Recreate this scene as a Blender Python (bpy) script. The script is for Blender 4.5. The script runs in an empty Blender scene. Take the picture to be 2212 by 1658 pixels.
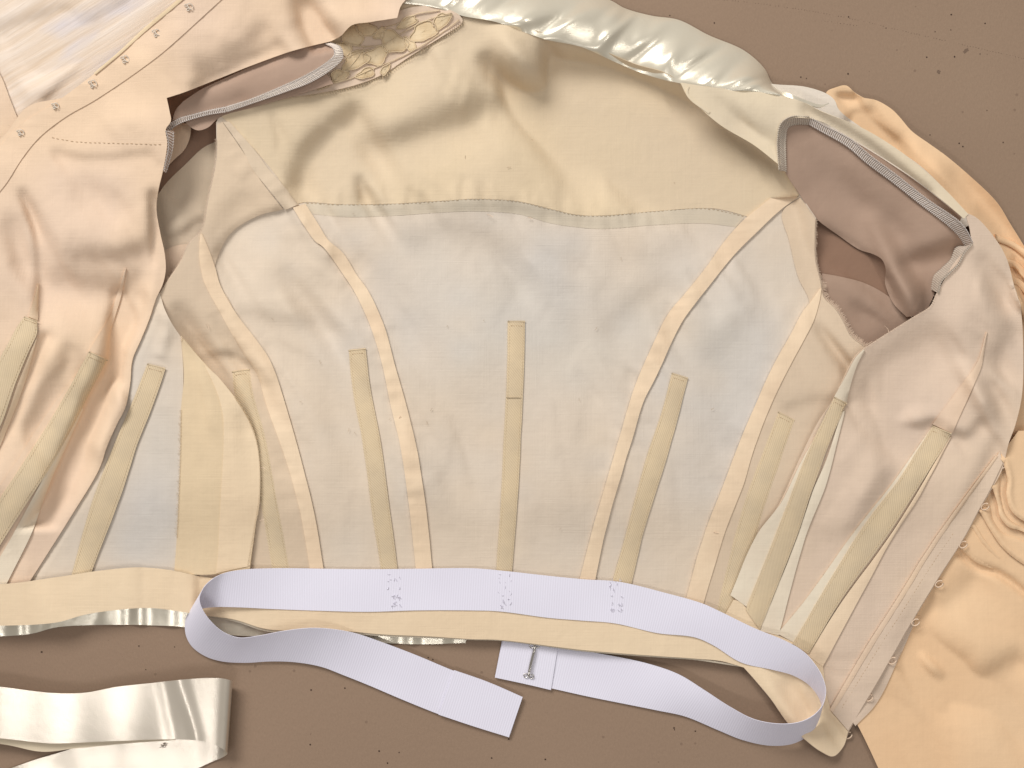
import bpy, bmesh, math, random
import numpy as np
from mathutils import Vector
from mathutils.geometry import delaunay_2d_cdt

random.seed(7); rng = np.random.RandomState(7)
sc = bpy.context.scene
COL = sc.collection

# ------------------------------------------------------------------ camera, light
U = 0.62 / 2212.0            # metres per unit of the table plan (2212 x 1658 plan units)
HC = 0.72                    # camera height above the table
HP = HC / U
cam = bpy.data.cameras.new('camera'); co = bpy.data.objects.new('camera', cam); COL.objects.link(co)
co.location = (0, 0, HC); co.rotation_euler = (0, 0, 0)
cam.sensor_width = 36; cam.lens = 36 * HC / 0.62
cam.clip_start = 0.02; cam.clip_end = 50
sc.camera = co

w = bpy.data.worlds.new("World"); sc.world = w; w.use_nodes = True
w.node_tree.nodes['Background'].inputs[0].default_value = (1.0, 0.95, 0.90, 1)
w.node_tree.nodes['Background'].inputs[1].default_value = 0.34

def area(name, loc, target, sx, sy, power, col=(1, 1, 1)):
    l = bpy.data.lights.new(name, 'AREA'); l.shape = 'RECTANGLE'; l.size = sx; l.size_y = sy
    l.energy = power; l.color = col
    o = bpy.data.objects.new(name, l); COL.objects.link(o); o.location = loc
    d = Vector(target) - Vector(loc); o.rotation_euler = d.to_track_quat('-Z', 'Y').to_euler()
    return o
LAZ = math.radians(122); LEL = math.radians(37)
KD = 2.7
area('ceiling_lamp', (KD*math.cos(LEL)*math.cos(LAZ), KD*math.cos(LEL)*math.sin(LAZ), KD*math.sin(LEL)), (0, 0, 0), 1.5, 0.8, 74, (1.0, 0.985, 0.97))
area('ceiling_lamp', (0.9, 0.35, 1.9), (0, 0, 0), 1.2, 0.14, 7, (1.0, 0.98, 0.96))
area('ceiling_lamp', (-0.5, -1.0, 1.9), (0, 0, 0), 1.2, 0.14, 7.5, (0.99, 0.98, 1.0))
sc.view_settings.view_transform = 'Standard'; sc.view_settings.look = 'None'
sc.view_settings.exposure = -0.17; sc.view_settings.gamma = 1.0
sc.view_settings.use_curve_mapping = False
sc.render.resolution_x = 1024; sc.render.resolution_y = 768
sc.cycles.use_denoising = True
LDX, LDY = -math.cos(LAZ), math.sin(LAZ)     # direction away from the key lamp, plan axes (y down)

# ------------------------------------------------------------------ helpers
def tag(o, label=None, cat=None, group=None, kind=None):
    if label: o['label'] = label
    if cat: o['category'] = cat
    if group: o['group'] = group
    if kind: o['kind'] = kind
    return o
def empty(name, x=0, y=0):
    o = bpy.data.objects.new(name, None); COL.objects.link(o)
    o.location = (x, y, 0); o.empty_display_size = 0.02
    return o
def W(p):                     # plan position + height -> metres
    p = np.asarray(p, float).reshape(-1, 3)
    f = (HP - p[:, 2]) / HP
    return np.stack([(p[:, 0] - 1106) * f * U, (829 - p[:, 1]) * f * U, p[:, 2] * U], 1)
def mkobj(name, V, F, mat, parent, smooth=True, uv=None, thick=0, kind=None, label=None, offset=-1):
    me = bpy.data.meshes.new(name)
    me.from_pydata(W(V).tolist(), [], [list(map(int, f)) for f in F])
    if uv is not None:
        l = me.uv_layers.new(name='UVMap')
        li = np.empty(len(me.loops), dtype=np.int32); me.loops.foreach_get('vertex_index', li)
        l.data.foreach_set('uv', (np.asarray(uv, float)[li] * 0.001).astype(np.float32).ravel())
    me.validate(); me.materials.append(mat)
    if smooth: me.polygons.foreach_set('use_smooth', [True] * len(me.polygons))
    o = bpy.data.objects.new(name, me); COL.objects.link(o)
    if parent is not None: o.parent = parent
    if thick:
        bm_ = bmesh.new(); bm_.from_mesh(me)
        for e_ in bm_.edges:
            if e_.is_boundary: e_.smooth = False
        bm_.to_mesh(me); bm_.free()
        m = o.modifiers.new('solid', 'SOLIDIFY'); m.thickness = thick * U; m.offset = offset
    if kind: o['kind'] = kind
    if label: o['label'] = label
    return o

def cr_open(P, step, dim=2):
    P = [np.array(p[:dim], float) for p in P]
    if len(P) == 2:
        n = max(1, int(np.linalg.norm(P[1] - P[0]) / step))
        return [P[0] + (P[1] - P[0]) * i / n for i in range(n + 1)]
    Q = [2 * P[0] - P[1]] + P + [2 * P[-1] - P[-2]]
    out = []
    for i in range(1, len(Q) - 2):
        p0, p1, p2, p3 = Q[i-1:i+3]
        t01 = max(1e-6, np.linalg.norm(p1-p0))**.5; t12 = max(1e-6, np.linalg.norm(p2-p1))**.5; t23 = max(1e-6, np.linalg.norm(p3-p2))**.5
        m1 = (p2 - p1 + t12 * ((p1-p0)/t01 - (p2-p0)/(t01+t12)))
        m2 = (p2 - p1 + t12 * ((p3-p2)/t23 - (p3-p1)/(t12+t23)))
        n = max(1, int(math.ceil(np.linalg.norm(p2 - p1) / step)))
        for k in range(n):
            t = k / n
            out.append((2*t**3-3*t**2+1)*p1 + (t**3-2*t**2+t)*m1 + (-2*t**3+3*t**2)*p2 + (t**3-t**2)*m2)
    out.append(P[-1])
    return out
def outline(P, step):          # closed; a third element marks a sharp corner
    c = [i for i, p in enumerate(P) if len(p) > 2]
    if not c:
        P = [(p[0], p[1]) for p in P]
        ext = P[-2:] + P + P[:3]
        o = cr_open(ext, step)
        # cut the extension off
        a = np.array(o); s = np.argmin(np.hypot(*(a[:len(a)//2] - P[0]).T)); e = len(a)//2 + np.argmin(np.hypot(*(a[len(a)//2:] - P[0]).T))
        return a[s:e]
    P = P[c[0]:] + P[:c[0]]; c = [i - c[0] for i in c] + [len(P)]
    P = P + [P[0]]
    out = []
    for a, b in zip(c[:-1], c[1:]):
        out += cr_open(P[a:b+1], step)[:-1]
    return np.array(out)
def inside(pts, poly):
    x, y = pts[:, 0], pts[:, 1]; r = np.zeros(len(pts), bool); n = len(poly)
    for i in range(n):
        x1, y1 = poly[i]; x2, y2 = poly[(i+1) % n]
        if y1 == y2: continue
        c = ((y1 > y) != (y2 > y)) & (x < (x2-x1)*(y-y1)/(y2-y1)+x1)
        r ^= c
    return r
def seg_dist(X, Y, P):
    d = np.full(X.shape, 1e9)
    for (x1, y1), (x2, y2) in zip(P[:-1], P[1:]):
        dx, dy = x2-x1, y2-y1; L = dx*dx+dy*dy+1e-9
        t = np.clip(((X-x1)*dx+(Y-y1)*dy)/L, 0, 1)
        d = np.minimum(d, np.hypot(X-x1-t*dx, Y-y1-t*dy))
    return d

G = 4.0; GX0, GY0 = -320.0, -320.0; NX, NY = 720, 585
gx = GX0 + G*np.arange(NX); gy = GY0 + G*np.arange(NY)
GXX, GYY = np.meshgrid(gx, gy)
def vnoise(seed, cell):
    r = np.random.RandomState(seed); nx = int(NX*G/cell)+4; ny = int(NY*G/cell)+4
    a = r.randn(ny, nx)
    fx = (GXX-GX0)/cell+1; fy = (GYY-GY0)/cell+1
    i = fx.astype(int); j = fy.astype(int); u = fx-i; v = fy-j; u = u*u*(3-2*u); v = v*v*(3-2*v)
    return (a[j, i]*(1-u)*(1-v)+a[j, i+1]*u*(1-v)+a[j+1, i]*(1-u)*v+a[j+1, i+1]*u*v)
class Field:                   # a height map over the table plan
    def __init__(s, arr): s.a = arr
    def __call__(s, x, y):
        x = np.asarray(x, float); y = np.asarray(y, float)
        fx = np.clip((x-GX0)/G, 0, NX-1.001); fy = np.clip((y-GY0)/G, 0, NY-1.001)
        i = fx.astype(int); j = fy.astype(int); u = fx-i; v = fy-j
        a = s.a
        return a[j, i]*(1-u)*(1-v)+a[j, i+1]*u*(1-v)+a[j+1, i]*(1-u)*v+a[j+1, i+1]*u*v
TINT = Field(1-.95*np.exp(-((GXX-1080)/330)**2-((GYY-640)/250)**2)-.9*np.exp(-((GXX-1570)/190)**2-((GYY-820)/290)**2)-.95*np.exp(-((GXX-320)/95)**2-((GYY-1060)/200)**2)+.16*vnoise(90, 150)+.1*vnoise(91, 60))
FOLD = 1.6
def folds(strokes, lam=95.0, rough=0.0, seed=1, cell=70):
    """cloth relief: every stroke is a fold flank along a polyline (pts, half width, slope away from the key lamp)"""
    I = np.zeros((NY, NX))
    for P, wd, a in strokes:
        xs = [p[0] for p in P]; ys = [p[1] for p in P]
        m = (GXX > min(xs)-3*wd) & (GXX < max(xs)+3*wd) & (GYY > min(ys)-3*wd) & (GYY < max(ys)+3*wd)
        if len(P) == 1: P = [P[0], (P[0][0]+1, P[0][1])]
        P2 = [(float(q[0]), float(q[1])) for q in cr_open(P, 15)]
        d = seg_dist(GXX[m], GYY[m], P2)
        I[m] += FOLD*a*np.exp(-d*d/(2*wd*wd))
    if rough: I += rough*vnoise(seed, cell)+0.6*rough*vnoise(seed+9, cell*0.45)
    h = np.zeros_like(I)       # march row by row, away from the lamp (downwards in plan)
    shift = LDX/LDY*G; dl = G/LDY; dec = math.exp(-dl/lam)
    for j in range(1, NY):
        prev = np.interp(gx - shift, gx, h[j-1])
        h[j] = prev*dec + I[j]*dl
    return h
def base(ctrl, sig=130.0, lo=None):
    num = np.zeros((NY, NX)); den = np.full((NY, NX), 1e-9)
    for x, y, z in ctrl:
        k = np.exp(-((GXX-x)**2+(GYY-y)**2)/(2*sig*sig))+1e-7/(1+((GXX-x)**2+(GYY-y)**2)/1e4)
        num += k*z; den += k
    return num/den
def smax(a, b, k=6.0):
    return np.maximum(a, b) + k*np.log1p(np.exp(-np.abs(a-b)/k))
def bump(x, y, sx, sy, z, ang=0):
    c, s = math.cos(math.radians(ang)), math.sin(math.radians(ang))
    X = (GXX-x)*c+(GYY-y)*s; Y = -(GXX-x)*s+(GYY-y)*c
    return z*np.exp(-X*X/(2*sx*sx)-Y*Y/(2*sy*sy))

def sheet(name, P, zf, mat, parent, step=7.0, thick=1.6, label=None, kind=None, off=0.0, holes=()):
    o = outline(P, step)
    x0, y0 = o.min(0); x1, y1 = o.max(0)
    xs = np.arange(x0+step*.5, x1, step); ys = np.arange(y0+step*.5, y1, step*.866)
    X, Y = np.meshgrid(xs, ys); X = X + (np.arange(len(ys)) % 2)[:, None]*step*.5
    pts = np.stack([X.ravel(), Y.ravel()], 1)
    pts = pts[inside(pts, o)]
    # keep clear of the outline
    cell = {}
    for p in o: cell.setdefault((int(p[0]//step), int(p[1]//step)), []).append(p)
    keep = []
    for p in pts:
        ci, cj = int(p[0]//step), int(p[1]//step); ok = True
        for a in (-1, 0, 1):
            for b in (-1, 0, 1):
                for q in cell.get((ci+a, cj+b), ()):
                    if (p[0]-q[0])**2+(p[1]-q[1])**2 < (0.55*step)**2: ok = False
        keep.append(ok)
    pts = pts[np.array(keep, bool)] if len(pts) else pts
    n = len(o)
    allp = [Vector(p) for p in o.tolist()] + [Vector(p) for p in pts.tolist()]
    vs, es, fs, _, _, _ = delaunay_2d_cdt(allp, [], [list(range(n))], 1, 1e-4)
    v = np.array([(a.x, a.y) for a in vs])
    z = zf(v[:, 0], v[:, 1]) + off
    V = np.column_stack([v, z])
    F = []
    for f in fs:
        a, b, c = v[f[0]], v[f[1]], v[f[2]]
        cr = (b[0]-a[0])*(c[1]-a[1])-(b[1]-a[1])*(c[0]-a[0])
        if abs(cr) < 1e-6: continue
        F.append(f if cr < 0 else f[::-1])     # plan y runs down
    o_ = mkobj(name, V, F, mat, parent, True, v, thick, kind, label)
    tt = np.clip(TINT(v[:, 0], v[:, 1]), 0, 1).astype(np.float32)
    if len(o_.data.vertices) == len(tt):
        at = o_.data.attributes.new('tint', 'FLOAT', 'POINT'); at.data.foreach_set('value', tt)
    return o_

def resample(P, n, dim=2):
    q = np.array(cr_open(P, 2.0, dim)); d = np.r_[0, np.cumsum(np.linalg.norm(np.diff(q, axis=0), axis=1))]
    t = np.linspace(0, d[-1], n)
    return np.stack([np.interp(t, d, q[:, k]) for k in range(dim)], 1), d[-1]
def strip(name, L, R, zf, off, mat, parent, thick=3.0, m=6, pucker=0.0, plen=22, step=7, crown=0.6, label=None, seed=0, wob=0.25):
    la = sum(math.dist(a[:2], b[:2]) for a, b in zip(L[:-1], L[1:]))
    n = max(4, int(la/step))
    A, _ = resample(L, n); B, _ = resample(R, n)
    r = np.random.RandomState(abs(seed+len(name)+int(A[0, 0])))
    wv = lambda: np.interp(np.arange(n), np.arange(0, n+5, 5), r.randn(len(np.arange(0, n+5, 5))))
    A = A + (np.column_stack([wv(), 0*wv()])*wob); B = B + (np.column_stack([wv(), 0*wv()])*wob)
    s = np.linspace(0, la, n)
    pk = np.zeros(n)
    if pucker:
        k = int(la/plen)+3; xs = np.cumsum(0.5+r.rand(k))*plen; am = r.rand(k)*pucker*1.6
        for xi, ai in zip(xs, am): pk += ai*np.exp(-((s-xi)/(plen*.22))**2)
    V = []; UV = []
    wid = np.linalg.norm(B-A, axis=1)
    T = np.linspace(0, 1, m+1)
    for i in range(n):
        p = A[i][None]*(1-T[:, None])+B[i][None]*T[:, None]
        z = zf(p[:, 0], p[:, 1])+off+crown*np.sin(np.pi*T)+pk[i]*(0.6+0.4*np.cos(np.pi*T*1.3))
        V.append((A[i][0], A[i][1], z[0]-thick)); UV.append((s[i], 0))
        for k in range(m+1):
            V.append((p[k, 0], p[k, 1], z[k])); UV.append((s[i], wid[i]*T[k]))
        V.append((B[i][0], B[i][1], z[-1]-thick)); UV.append((s[i], wid[i]))
    c = m+3; F = []
    cr = (A[1]-A[0])[0]*(B[0]-A[0])[1]-(A[1]-A[0])[1]*(B[0]-A[0])[0]
    for i in range(n-1):
        for k in range(c-1):
            f = [i*c+k, i*c+k+1, (i+1)*c+k+1, (i+1)*c+k]
            F.append(f if cr > 0 else f[::-1])
    F.append([k for k in range(c)][::-1] if cr < 0 else [k for k in range(c)]); F.append([(n-1)*c+k for k in range(c)])
    o = mkobj(name, V, F, mat, parent, True, UV, 0, None, label)
    o.data.set_sharp_from_angle(angle=math.radians(50))
    return o
def loft(name, T, B, mat, parent, sub=8, m=14, thick=1.2, prof=None, label=None):
    """band between two edges given as matching 3D points"""
    def cr3(P):
        P = [np.array(p, float) for p in P]; Q = [2*P[0]-P[1]]+P+[2*P[-1]-P[-2]]; out = []
        for i in range(1, len(Q)-2):
            p0, p1, p2, p3 = Q[i-1:i+3]
            t01 = max(1, np.linalg.norm(p1-p0))**.5; t12 = max(1, np.linalg.norm(p2-p1))**.5; t23 = max(1, np.linalg.norm(p3-p2))**.5
            m1 = (p2-p1+t12*((p1-p0)/t01-(p2-p0)/(t01+t12))); m2 = (p2-p1+t12*((p3-p2)/t23-(p3-p1)/(t12+t23)))
            for k in range(sub):
                t = k/sub; out.append((2*t**3-3*t**2+1)*p1+(t**3-2*t**2+t)*m1+(-2*t**3+3*t**2)*p2+(t**3-t**2)*m2)
        out.append(P[-1]); return np.array(out)
    A, C = cr3(T), cr3(B); n = len(A)
    mid = (A+C)/2; s = np.r_[0, np.cumsum(np.linalg.norm(np.diff(mid, axis=0), axis=1))]
    V = []; UV = []
    for i in range(n):
        for k in range(m+1):
            t = k/m; p = A[i]*(1-t)+C[i]*t
            if prof: p = p+np.array(prof(s[i], t, p))
            V.append(p); UV.append((s[i], t*np.linalg.norm(C[i]-A[i])))
    F = [[i*(m+1)+k, (i+1)*(m+1)+k, (i+1)*(m+1)+k+1, i*(m+1)+k+1] for i in range(n-1) for k in range(m)]
    return mkobj(name, V, F, mat, parent, True, UV, thick, None, label, 0)
def tubes(name, paths, r, mat, parent, sides=5, kind=None, label=None):
    V = []; F = []
    for P in paths:
        P = np.array(P, float); n = len(P); b0 = len(V)
        tg = np.gradient(P, axis=0); tg /= (np.linalg.norm(tg, axis=1)[:, None]+1e-9)
        for i in range(n):
            up = np.array([0, 0, 1.0]) if abs(tg[i][2]) < .9 else np.array([1.0, 0, 0])
            a = np.cross(tg[i], up); a /= np.linalg.norm(a)+1e-9; b = np.cross(tg[i], a)
            for k in range(sides):
                th = 2*math.pi*k/sides
                V.append(P[i]+r*(math.cos(th)*a+math.sin(th)*b))
        for i in range(n-1):
            for k in range(sides):
                k2 = (k+1) % sides
                F.append([b0+i*sides+k, b0+i*sides+k2, b0+(i+1)*sides+k2, b0+(i+1)*sides+k])
        F.append([b0+k for k in range(sides)]); F.append([b0+(n-1)*sides+k for k in range(sides)][::-1])
    return mkobj(name, V, F, mat, parent, True, None, 0, kind, label)
def stitches(name, P, zf, off, mat, parent, pitch=7.5, ln=5.0, r=0.75, jit=0.5, kind='stuff'):
    q, L = resample(P, max(3, int(sum(math.dist(a, b) for a, b in zip(P[:-1], P[1:]))/1.5)))
    d = np.r_[0, np.cumsum(np.linalg.norm(np.diff(q, axis=0), axis=1))]
    paths = []
    t = 2.0
    while t+ln < d[-1]:
        ts = np.linspace(t, t+ln, 4)
        x = np.interp(ts, d, q[:, 0])+random.uniform(-jit, jit); y = np.interp(ts, d, q[:, 1])+random.uniform(-jit, jit)
        z = zf(x, y)+off+np.array([-1.0, .1, .1, -1.0])*r
        paths.append(np.column_stack([x, y, z])); t += pitch*random.uniform(.93, 1.07)
    return tubes(name, paths, r, mat, parent, 4, kind)

# ------------------------------------------------------------------ materials
def srgb(r, g, b):
    f = lambda c: (c/255/12.92 if c/255 <= .04045 else ((c/255+.055)/1.055)**2.4)
    return (f(r), f(g), f(b))
def newmat(name):
    m = bpy.data.materials.new(name); m.use_nodes = True
    nt = m.node_tree; b = nt.nodes['Principled BSDF']
    return m, nt, b
def nnoise(nt, vec, scale, detail=3, rough=.5):
    n = nt.nodes.new('ShaderNodeTexNoise'); n.inputs['Scale'].default_value = scale
    n.inputs['Detail'].default_value = detail; n.inputs['Roughness'].default_value = rough
    nt.links.new(vec, n.inputs['Vector']); return n.outputs['Fac']
def nmap(nt, vec, sc_, rot=0):
    n = nt.nodes.new('ShaderNodeMapping'); n.inputs['Scale'].default_value = sc_; n.inputs['Rotation'].default_value = (0, 0, rot)
    nt.links.new(vec, n.inputs['Vector']); return n.outputs['Vector']
def nmath(nt, op, a, b=None):
    n = nt.nodes.new('ShaderNodeMath'); n.operation = op
    for i, v in enumerate((a, b)):
        if v is None: continue
        if isinstance(v, (int, float)): n.inputs[i].default_value = v
        else: nt.links.new(v, n.inputs[i])
    return n.outputs[0]
def nramp(nt, fac, lo, hi, c0, c1):
    n = nt.nodes.new('ShaderNodeValToRGB'); e = n.color_ramp.elements
    e[0].position = lo; e[1].position = hi; e[0].color = (*c0, 1); e[1].color = (*c1, 1)
    nt.links.new(fac, n.inputs[0]); return n.outputs[0]
def nmix(nt, fac, a, b, mode='MIX'):
    n = nt.nodes.new('ShaderNodeMix'); n.data_type = 'RGBA'; n.blend_type = mode
    for i, v in ((0, fac), (6, a), (7, b)):
        if isinstance(v, (int, float)): n.inputs[i].default_value = v
        elif isinstance(v, tuple): n.inputs[i].default_value = (*v, 1)
        else: nt.links.new(v, n.inputs[i])
    return n.outputs[2]
def nbump(nt, h, st, dist, b, prev=None):
    n = nt.nodes.new('ShaderNodeBump'); n.inputs['Strength'].default_value = st; n.inputs['Distance'].default_value = dist
    nt.links.new(h, n.inputs['Height'])
    if prev is not None: nt.links.new(prev, n.inputs['Normal'])
    nt.links.new(n.outputs[0], b.inputs['Normal']); return n.outputs[0]
def cotton(name, c, c2=None, tint=None, big=18, weave=1.0, rough=.9, rot=0.0, slub=.022, sheer=0.0, fuzz=0.0):
    m, nt, b = newmat(name)
    tc = nt.nodes.new('ShaderNodeTexCoord').outputs['Object']
    c = tuple(v*.86 for v in srgb(*c)); c2 = tuple(v*.86 for v in srgb(*c2)) if c2 else tuple(v*.94 for v in c)
    base_ = nramp(nt, nnoise(nt, tc, big, 2), .36, .64, c2, c)
    if tint:
        at = nt.nodes.new('ShaderNodeAttribute'); at.attribute_name = 'tint'
        base_ = nmix(nt, at.outputs['Fac'], base_, tuple(v*.86 for v in srgb(*tint)))
    v = nmap(nt, tc, (1, 1, 1), rot)
    s1 = nnoise(nt, nmap(nt, v, (1300, 40, 40)), 1, 2); s2 = nnoise(nt, nmap(nt, v, (40, 1300, 40)), 1, 2)
    s3 = nnoise(nt, nmap(nt, v, (260, 14, 14)), 1, 2); s4 = nnoise(nt, tc, 1500, 1)
    s = nmath(nt, 'ADD', nmath(nt, 'ADD', s1, s2), nmath(nt, 'ADD', s3, s4))
    k = nramp(nt, nmath(nt, 'MULTIPLY', s, .25), .38, .62, (1-slub,)*3, (1+slub*.6,)*3)
    nt.links.new(nmix(nt, 1.0, base_, k, 'MULTIPLY'), b.inputs['Base Color'])
    b.inputs['Roughness'].default_value = rough
    b.inputs['Specular IOR Level'].default_value = .25
    b.inputs['Sheen Weight'].default_value = fuzz; b.inputs['Sheen Roughness'].default_value = .6
    n1 = nbump(nt, nmath(nt, 'ADD', s1, s2), .35*weave, .0003, b)
    n2 = nbump(nt, nnoise(nt, tc, 75, 3), .5, .0012, b, n1)
    return m
def twill(name, c, pitch=.0042, ang=50, amt=.1, rough=.75):
    m, nt, b = newmat(name)
    uv = nt.nodes.new('ShaderNodeTexCoord').outputs['UV']; tc = nt.nodes.new('ShaderNodeTexCoord').outputs['Object']
    wv = nt.nodes.new('ShaderNodeTexWave'); wv.inputs['Scale'].default_value = .314/pitch; wv.inputs['Distortion'].default_value = .6
    wv.inputs['Detail'].default_value = 1; wv.inputs['Detail Scale'].default_value = 2
    nt.links.new(nmap(nt, uv, (1, 1, 1), math.radians(ang)), wv.inputs['Vector'])
    c = tuple(v*.87 for v in srgb(*c))
    k = nramp(nt, wv.outputs['Fac'], .2, .9, tuple(v*(1-amt) for v in c), c)
    mo = nramp(nt, nnoise(nt, tc, 55, 3), .35, .65, (.93, .93, .94), (1.03, 1.02, 1.0))
    nt.links.new(nmix(nt, 1.0, k, mo, 'MULTIPLY'), b.inputs['Base Color'])
    b.inputs['Roughness'].default_value = rough; b.inputs['Specular IOR Level'].default_value = .3
    n1 = nbump(nt, wv.outputs['Fac'], .3, .0003, b); nbump(nt, nnoise(nt, tc, 120, 2), .3, .0008, b, n1)
    return m
def satin(name, c, rough=.27, metal=.6, fine=.25):
    m, nt, b = newmat(name)
    tc = nt.nodes.new('ShaderNodeTexCoord').outputs['Object']
    c = srgb(*c)
    nt.links.new(nramp(nt, nnoise(nt, tc, 30, 2), .3, .7, tuple(v*.93 for v in c), c), b.inputs['Base Color'])
    b.inputs['Roughness'].default_value = rough; b.inputs['Metallic'].default_value = metal
    b.inputs['Specular IOR Level'].default_value = .7
    b.inputs['Anisotropic'].default_value = .4
    n1 = nbump(nt, nnoise(nt, tc, 90, 3), fine, .001, b); nbump(nt, nnoise(nt, tc, 1400, 1), .15, .0002, b, n1)
    return m
def plain(name, c, rough=.6, metal=0.0, spec=.4):
    m, nt, b = newmat(name); b.inputs['Base Color'].default_value = (*srgb(*c), 1)
    b.inputs['Roughness'].default_value = rough; b.inputs['Metallic'].default_value = metal; b.inputs['Specular IOR Level'].default_value = spec
    return m
M = {}
M['back'] = cotton('ivory_lawn', (219, 211, 202), (220, 211, 198), (232, 214, 192), 9, 1)
M['yoke'] = cotton('cream_lawn', (233, 211, 177), (229, 208, 178), None, 11, 1)
M['allow'] = cotton('cream_allowance', (222, 207, 184), (214, 201, 180), None, 20)
M['side2'] = cotton('side_back_lawn', (229, 206, 178), (222, 200, 174), None, 14)
M['side'] = cotton('peach_side_lawn', (228, 207, 180), (222, 202, 178), None, 14)
M['front'] = cotton('peach_lawn', (241, 212, 181), (237, 210, 185), None, 10)
M['rfront'] = cotton('blush_lawn', (233, 209, 184), (228, 205, 184), None, 10)
M['tape'] = cotton('peach_tape', (248, 223, 191), (243, 216, 184), None, 30)
M['strap'] = cotton('cream_cotton', (240, 222, 190), (236, 219, 192), None, 14, .7)
M['white'] = cotton('white_cotton', (242, 230, 214), (236, 224, 208), None, 18)
M['cream'] = cotton('pale_cream_cotton', (244, 230, 206), (240, 224, 200), None, 30)
M['bone'] = twill('beige_twill', (231, 209, 174), amt=.12)
M['band'] = cotton('yellow_cream_facing', (236, 212, 176), (232, 208, 172), None, 20)
M['waist'] = cotton('waistband_cotton', (247, 223, 189), (243, 218, 184), None, 16)
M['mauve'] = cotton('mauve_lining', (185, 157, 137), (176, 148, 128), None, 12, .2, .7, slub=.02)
M['mauve_shade'] = cotton('shaded_mauve_lining', (158, 126, 104), (146, 114, 94), None, 12, .2, .7, slub=.02)  # mauve lining darkened; shade inside the armholes is put into its colour
M['chiffon'] = cotton('apricot_crepe', (248, 212, 171), (244, 202, 158), None, 9, .3, 1.0, slub=.03)
M['sheer'] = cotton('sheer_organza', (226, 210, 194), (218, 203, 192), None, 12, .3, .6, rot=.6, slub=.04)
M['satin'] = satin('ivory_satin', (237, 228, 207), .28, .45)
M['satin2'] = satin('oyster_satin', (222, 211, 194), .3, .6, .12)
M['thread_w'] = plain('white_thread', (222, 212, 204), .7)
M['thread_g'] = plain('grey_thread', (212, 200, 184), .7)
M['thread_c'] = plain('cream_thread', (214, 192, 158), .7)
M['thread_d'] = plain('tan_thread', (186, 160, 128), .7)
M['thread_p'] = plain('peach_thread', (228, 202, 176), .7)
M['thread_p2'] = plain('ecru_thread', (204, 182, 152), .7)
M['steel'] = plain('steel', (205, 200, 192), .18, 1.0)
M['lace'] = cotton('lace_net', (236, 212, 188), (228, 204, 180), None, 40, 1)
M['motif'] = cotton('lace_motif_thread', (236, 213, 176), (228, 202, 162), None, 140, 1.5)
M['edge'] = cotton('serged_edge_cloth', (206, 190, 174), (196, 180, 164), None, 60)
M['hole'] = plain('pin_hole', (62, 44, 34), .9)
M['mark'] = plain('grey_mark', (116, 96, 80), .9)
# grosgrain
def grosgrain():
    m, nt, b = newmat('white_grosgrain')
    uv = nt.nodes.new('ShaderNodeTexCoord').outputs['UV']; tc = nt.nodes.new('ShaderNodeTexCoord').outputs['Object']
    wv = nt.nodes.new('ShaderNodeTexWave'); wv.wave_type = 'BANDS'; wv.bands_direction = 'X'
    wv.inputs['Scale'].default_value = .314/.0052; wv.inputs['Distortion'].default_value = .15
    nt.links.new(uv, wv.inputs['Vector'])
    c = srgb(229, 226, 238)
    k = nramp(nt, wv.outputs['Fac'], .1, .8, tuple(v*.975 for v in c), c)
    mo = nramp(nt, nnoise(nt, tc, 22, 2), .35, .65, (.975, .97, .975), (1.0, 1.0, 1.0))
    nt.links.new(nmix(nt, 1.0, k, mo, 'MULTIPLY'), b.inputs['Base Color'])
    b.inputs['Roughness'].default_value = .62; b.inputs['Specular IOR Level'].default_value = .35
    nbump(nt, wv.outputs['Fac'], .22, .0003, b); return m
M['gros'] = grosgrain()
def table_mat():
    m, nt, b = newmat('brown_table_board')
    tc = nt.nodes.new('ShaderNodeTexCoord').outputs['Object']
    a = srgb(149, 126, 104); c = srgb(141, 118, 97); d = srgb(151, 125, 107)
    k = nramp(nt, nnoise(nt, tc, 4, 3), .35, .65, c, a)
    k = nmix(nt, nmath(nt, 'MULTIPLY', nnoise(nt, tc, 1.7, 2), .5), k, d)
    fib = nnoise(nt, nmap(nt, tc, (900, 500, 1), .3), 1, 3, .7)
    g = nramp(nt, fib, .25, .75, (.93, .93, .93), (1.05, 1.05, 1.05))
    k = nmix(nt, 1.0, k, g, 'MULTIPLY')
    vo = nt.nodes.new('ShaderNodeTexVoronoi'); vo.inputs['Scale'].default_value = 95
    nt.links.new(tc, vo.inputs['Vector'])
    msk = nmath(nt, 'MULTIPLY', nmath(nt, 'LESS_THAN', vo.outputs['Distance'], .085), nmath(nt, 'GREATER_THAN', nnoise(nt, tc, 38, 1), .56))
    k = nmix(nt, nmath(nt, 'MULTIPLY', msk, .35), k, srgb(96, 76, 62))
    nt.links.new(k, b.inputs['Base Color']); b.inputs['Roughness'].default_value = .7
    b.inputs['Specular IOR Level'].default_value = .3
    n1 = nbump(nt, fib, .25, .0004, b); nbump(nt, nnoise(nt, tc, 220, 4, .65), .35, .0005, b, n1)
    return m
M['table'] = table_mat()
def sheer_mat():
    m, nt, b = newmat('brushed_organza')
    tc = nt.nodes.new('ShaderNodeTexCoord').outputs['Object']
    v = nmap(nt, tc, (1, 1, 1), math.radians(-32))
    st = nnoise(nt, nmap(nt, v, (9, 150, 1)), 1, 5, .65)
    bl = nnoise(nt, nmap(nt, v, (14, 42, 1)), 1, 3)
    k = nramp(nt, st, .35, .68, srgb(214, 190, 164), srgb(228, 212, 196))
    k = nmix(nt, nramp(nt, bl, .55, .7, (0, 0, 0), (.8, .8, .8)), k, srgb(206, 198, 200))
    nt.links.new(k, b.inputs['Base Color']); b.inputs['Roughness'].default_value = .55
    nbump(nt, st, .5, .0012, b); return m
M['brushed'] = sheer_mat()

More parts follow.
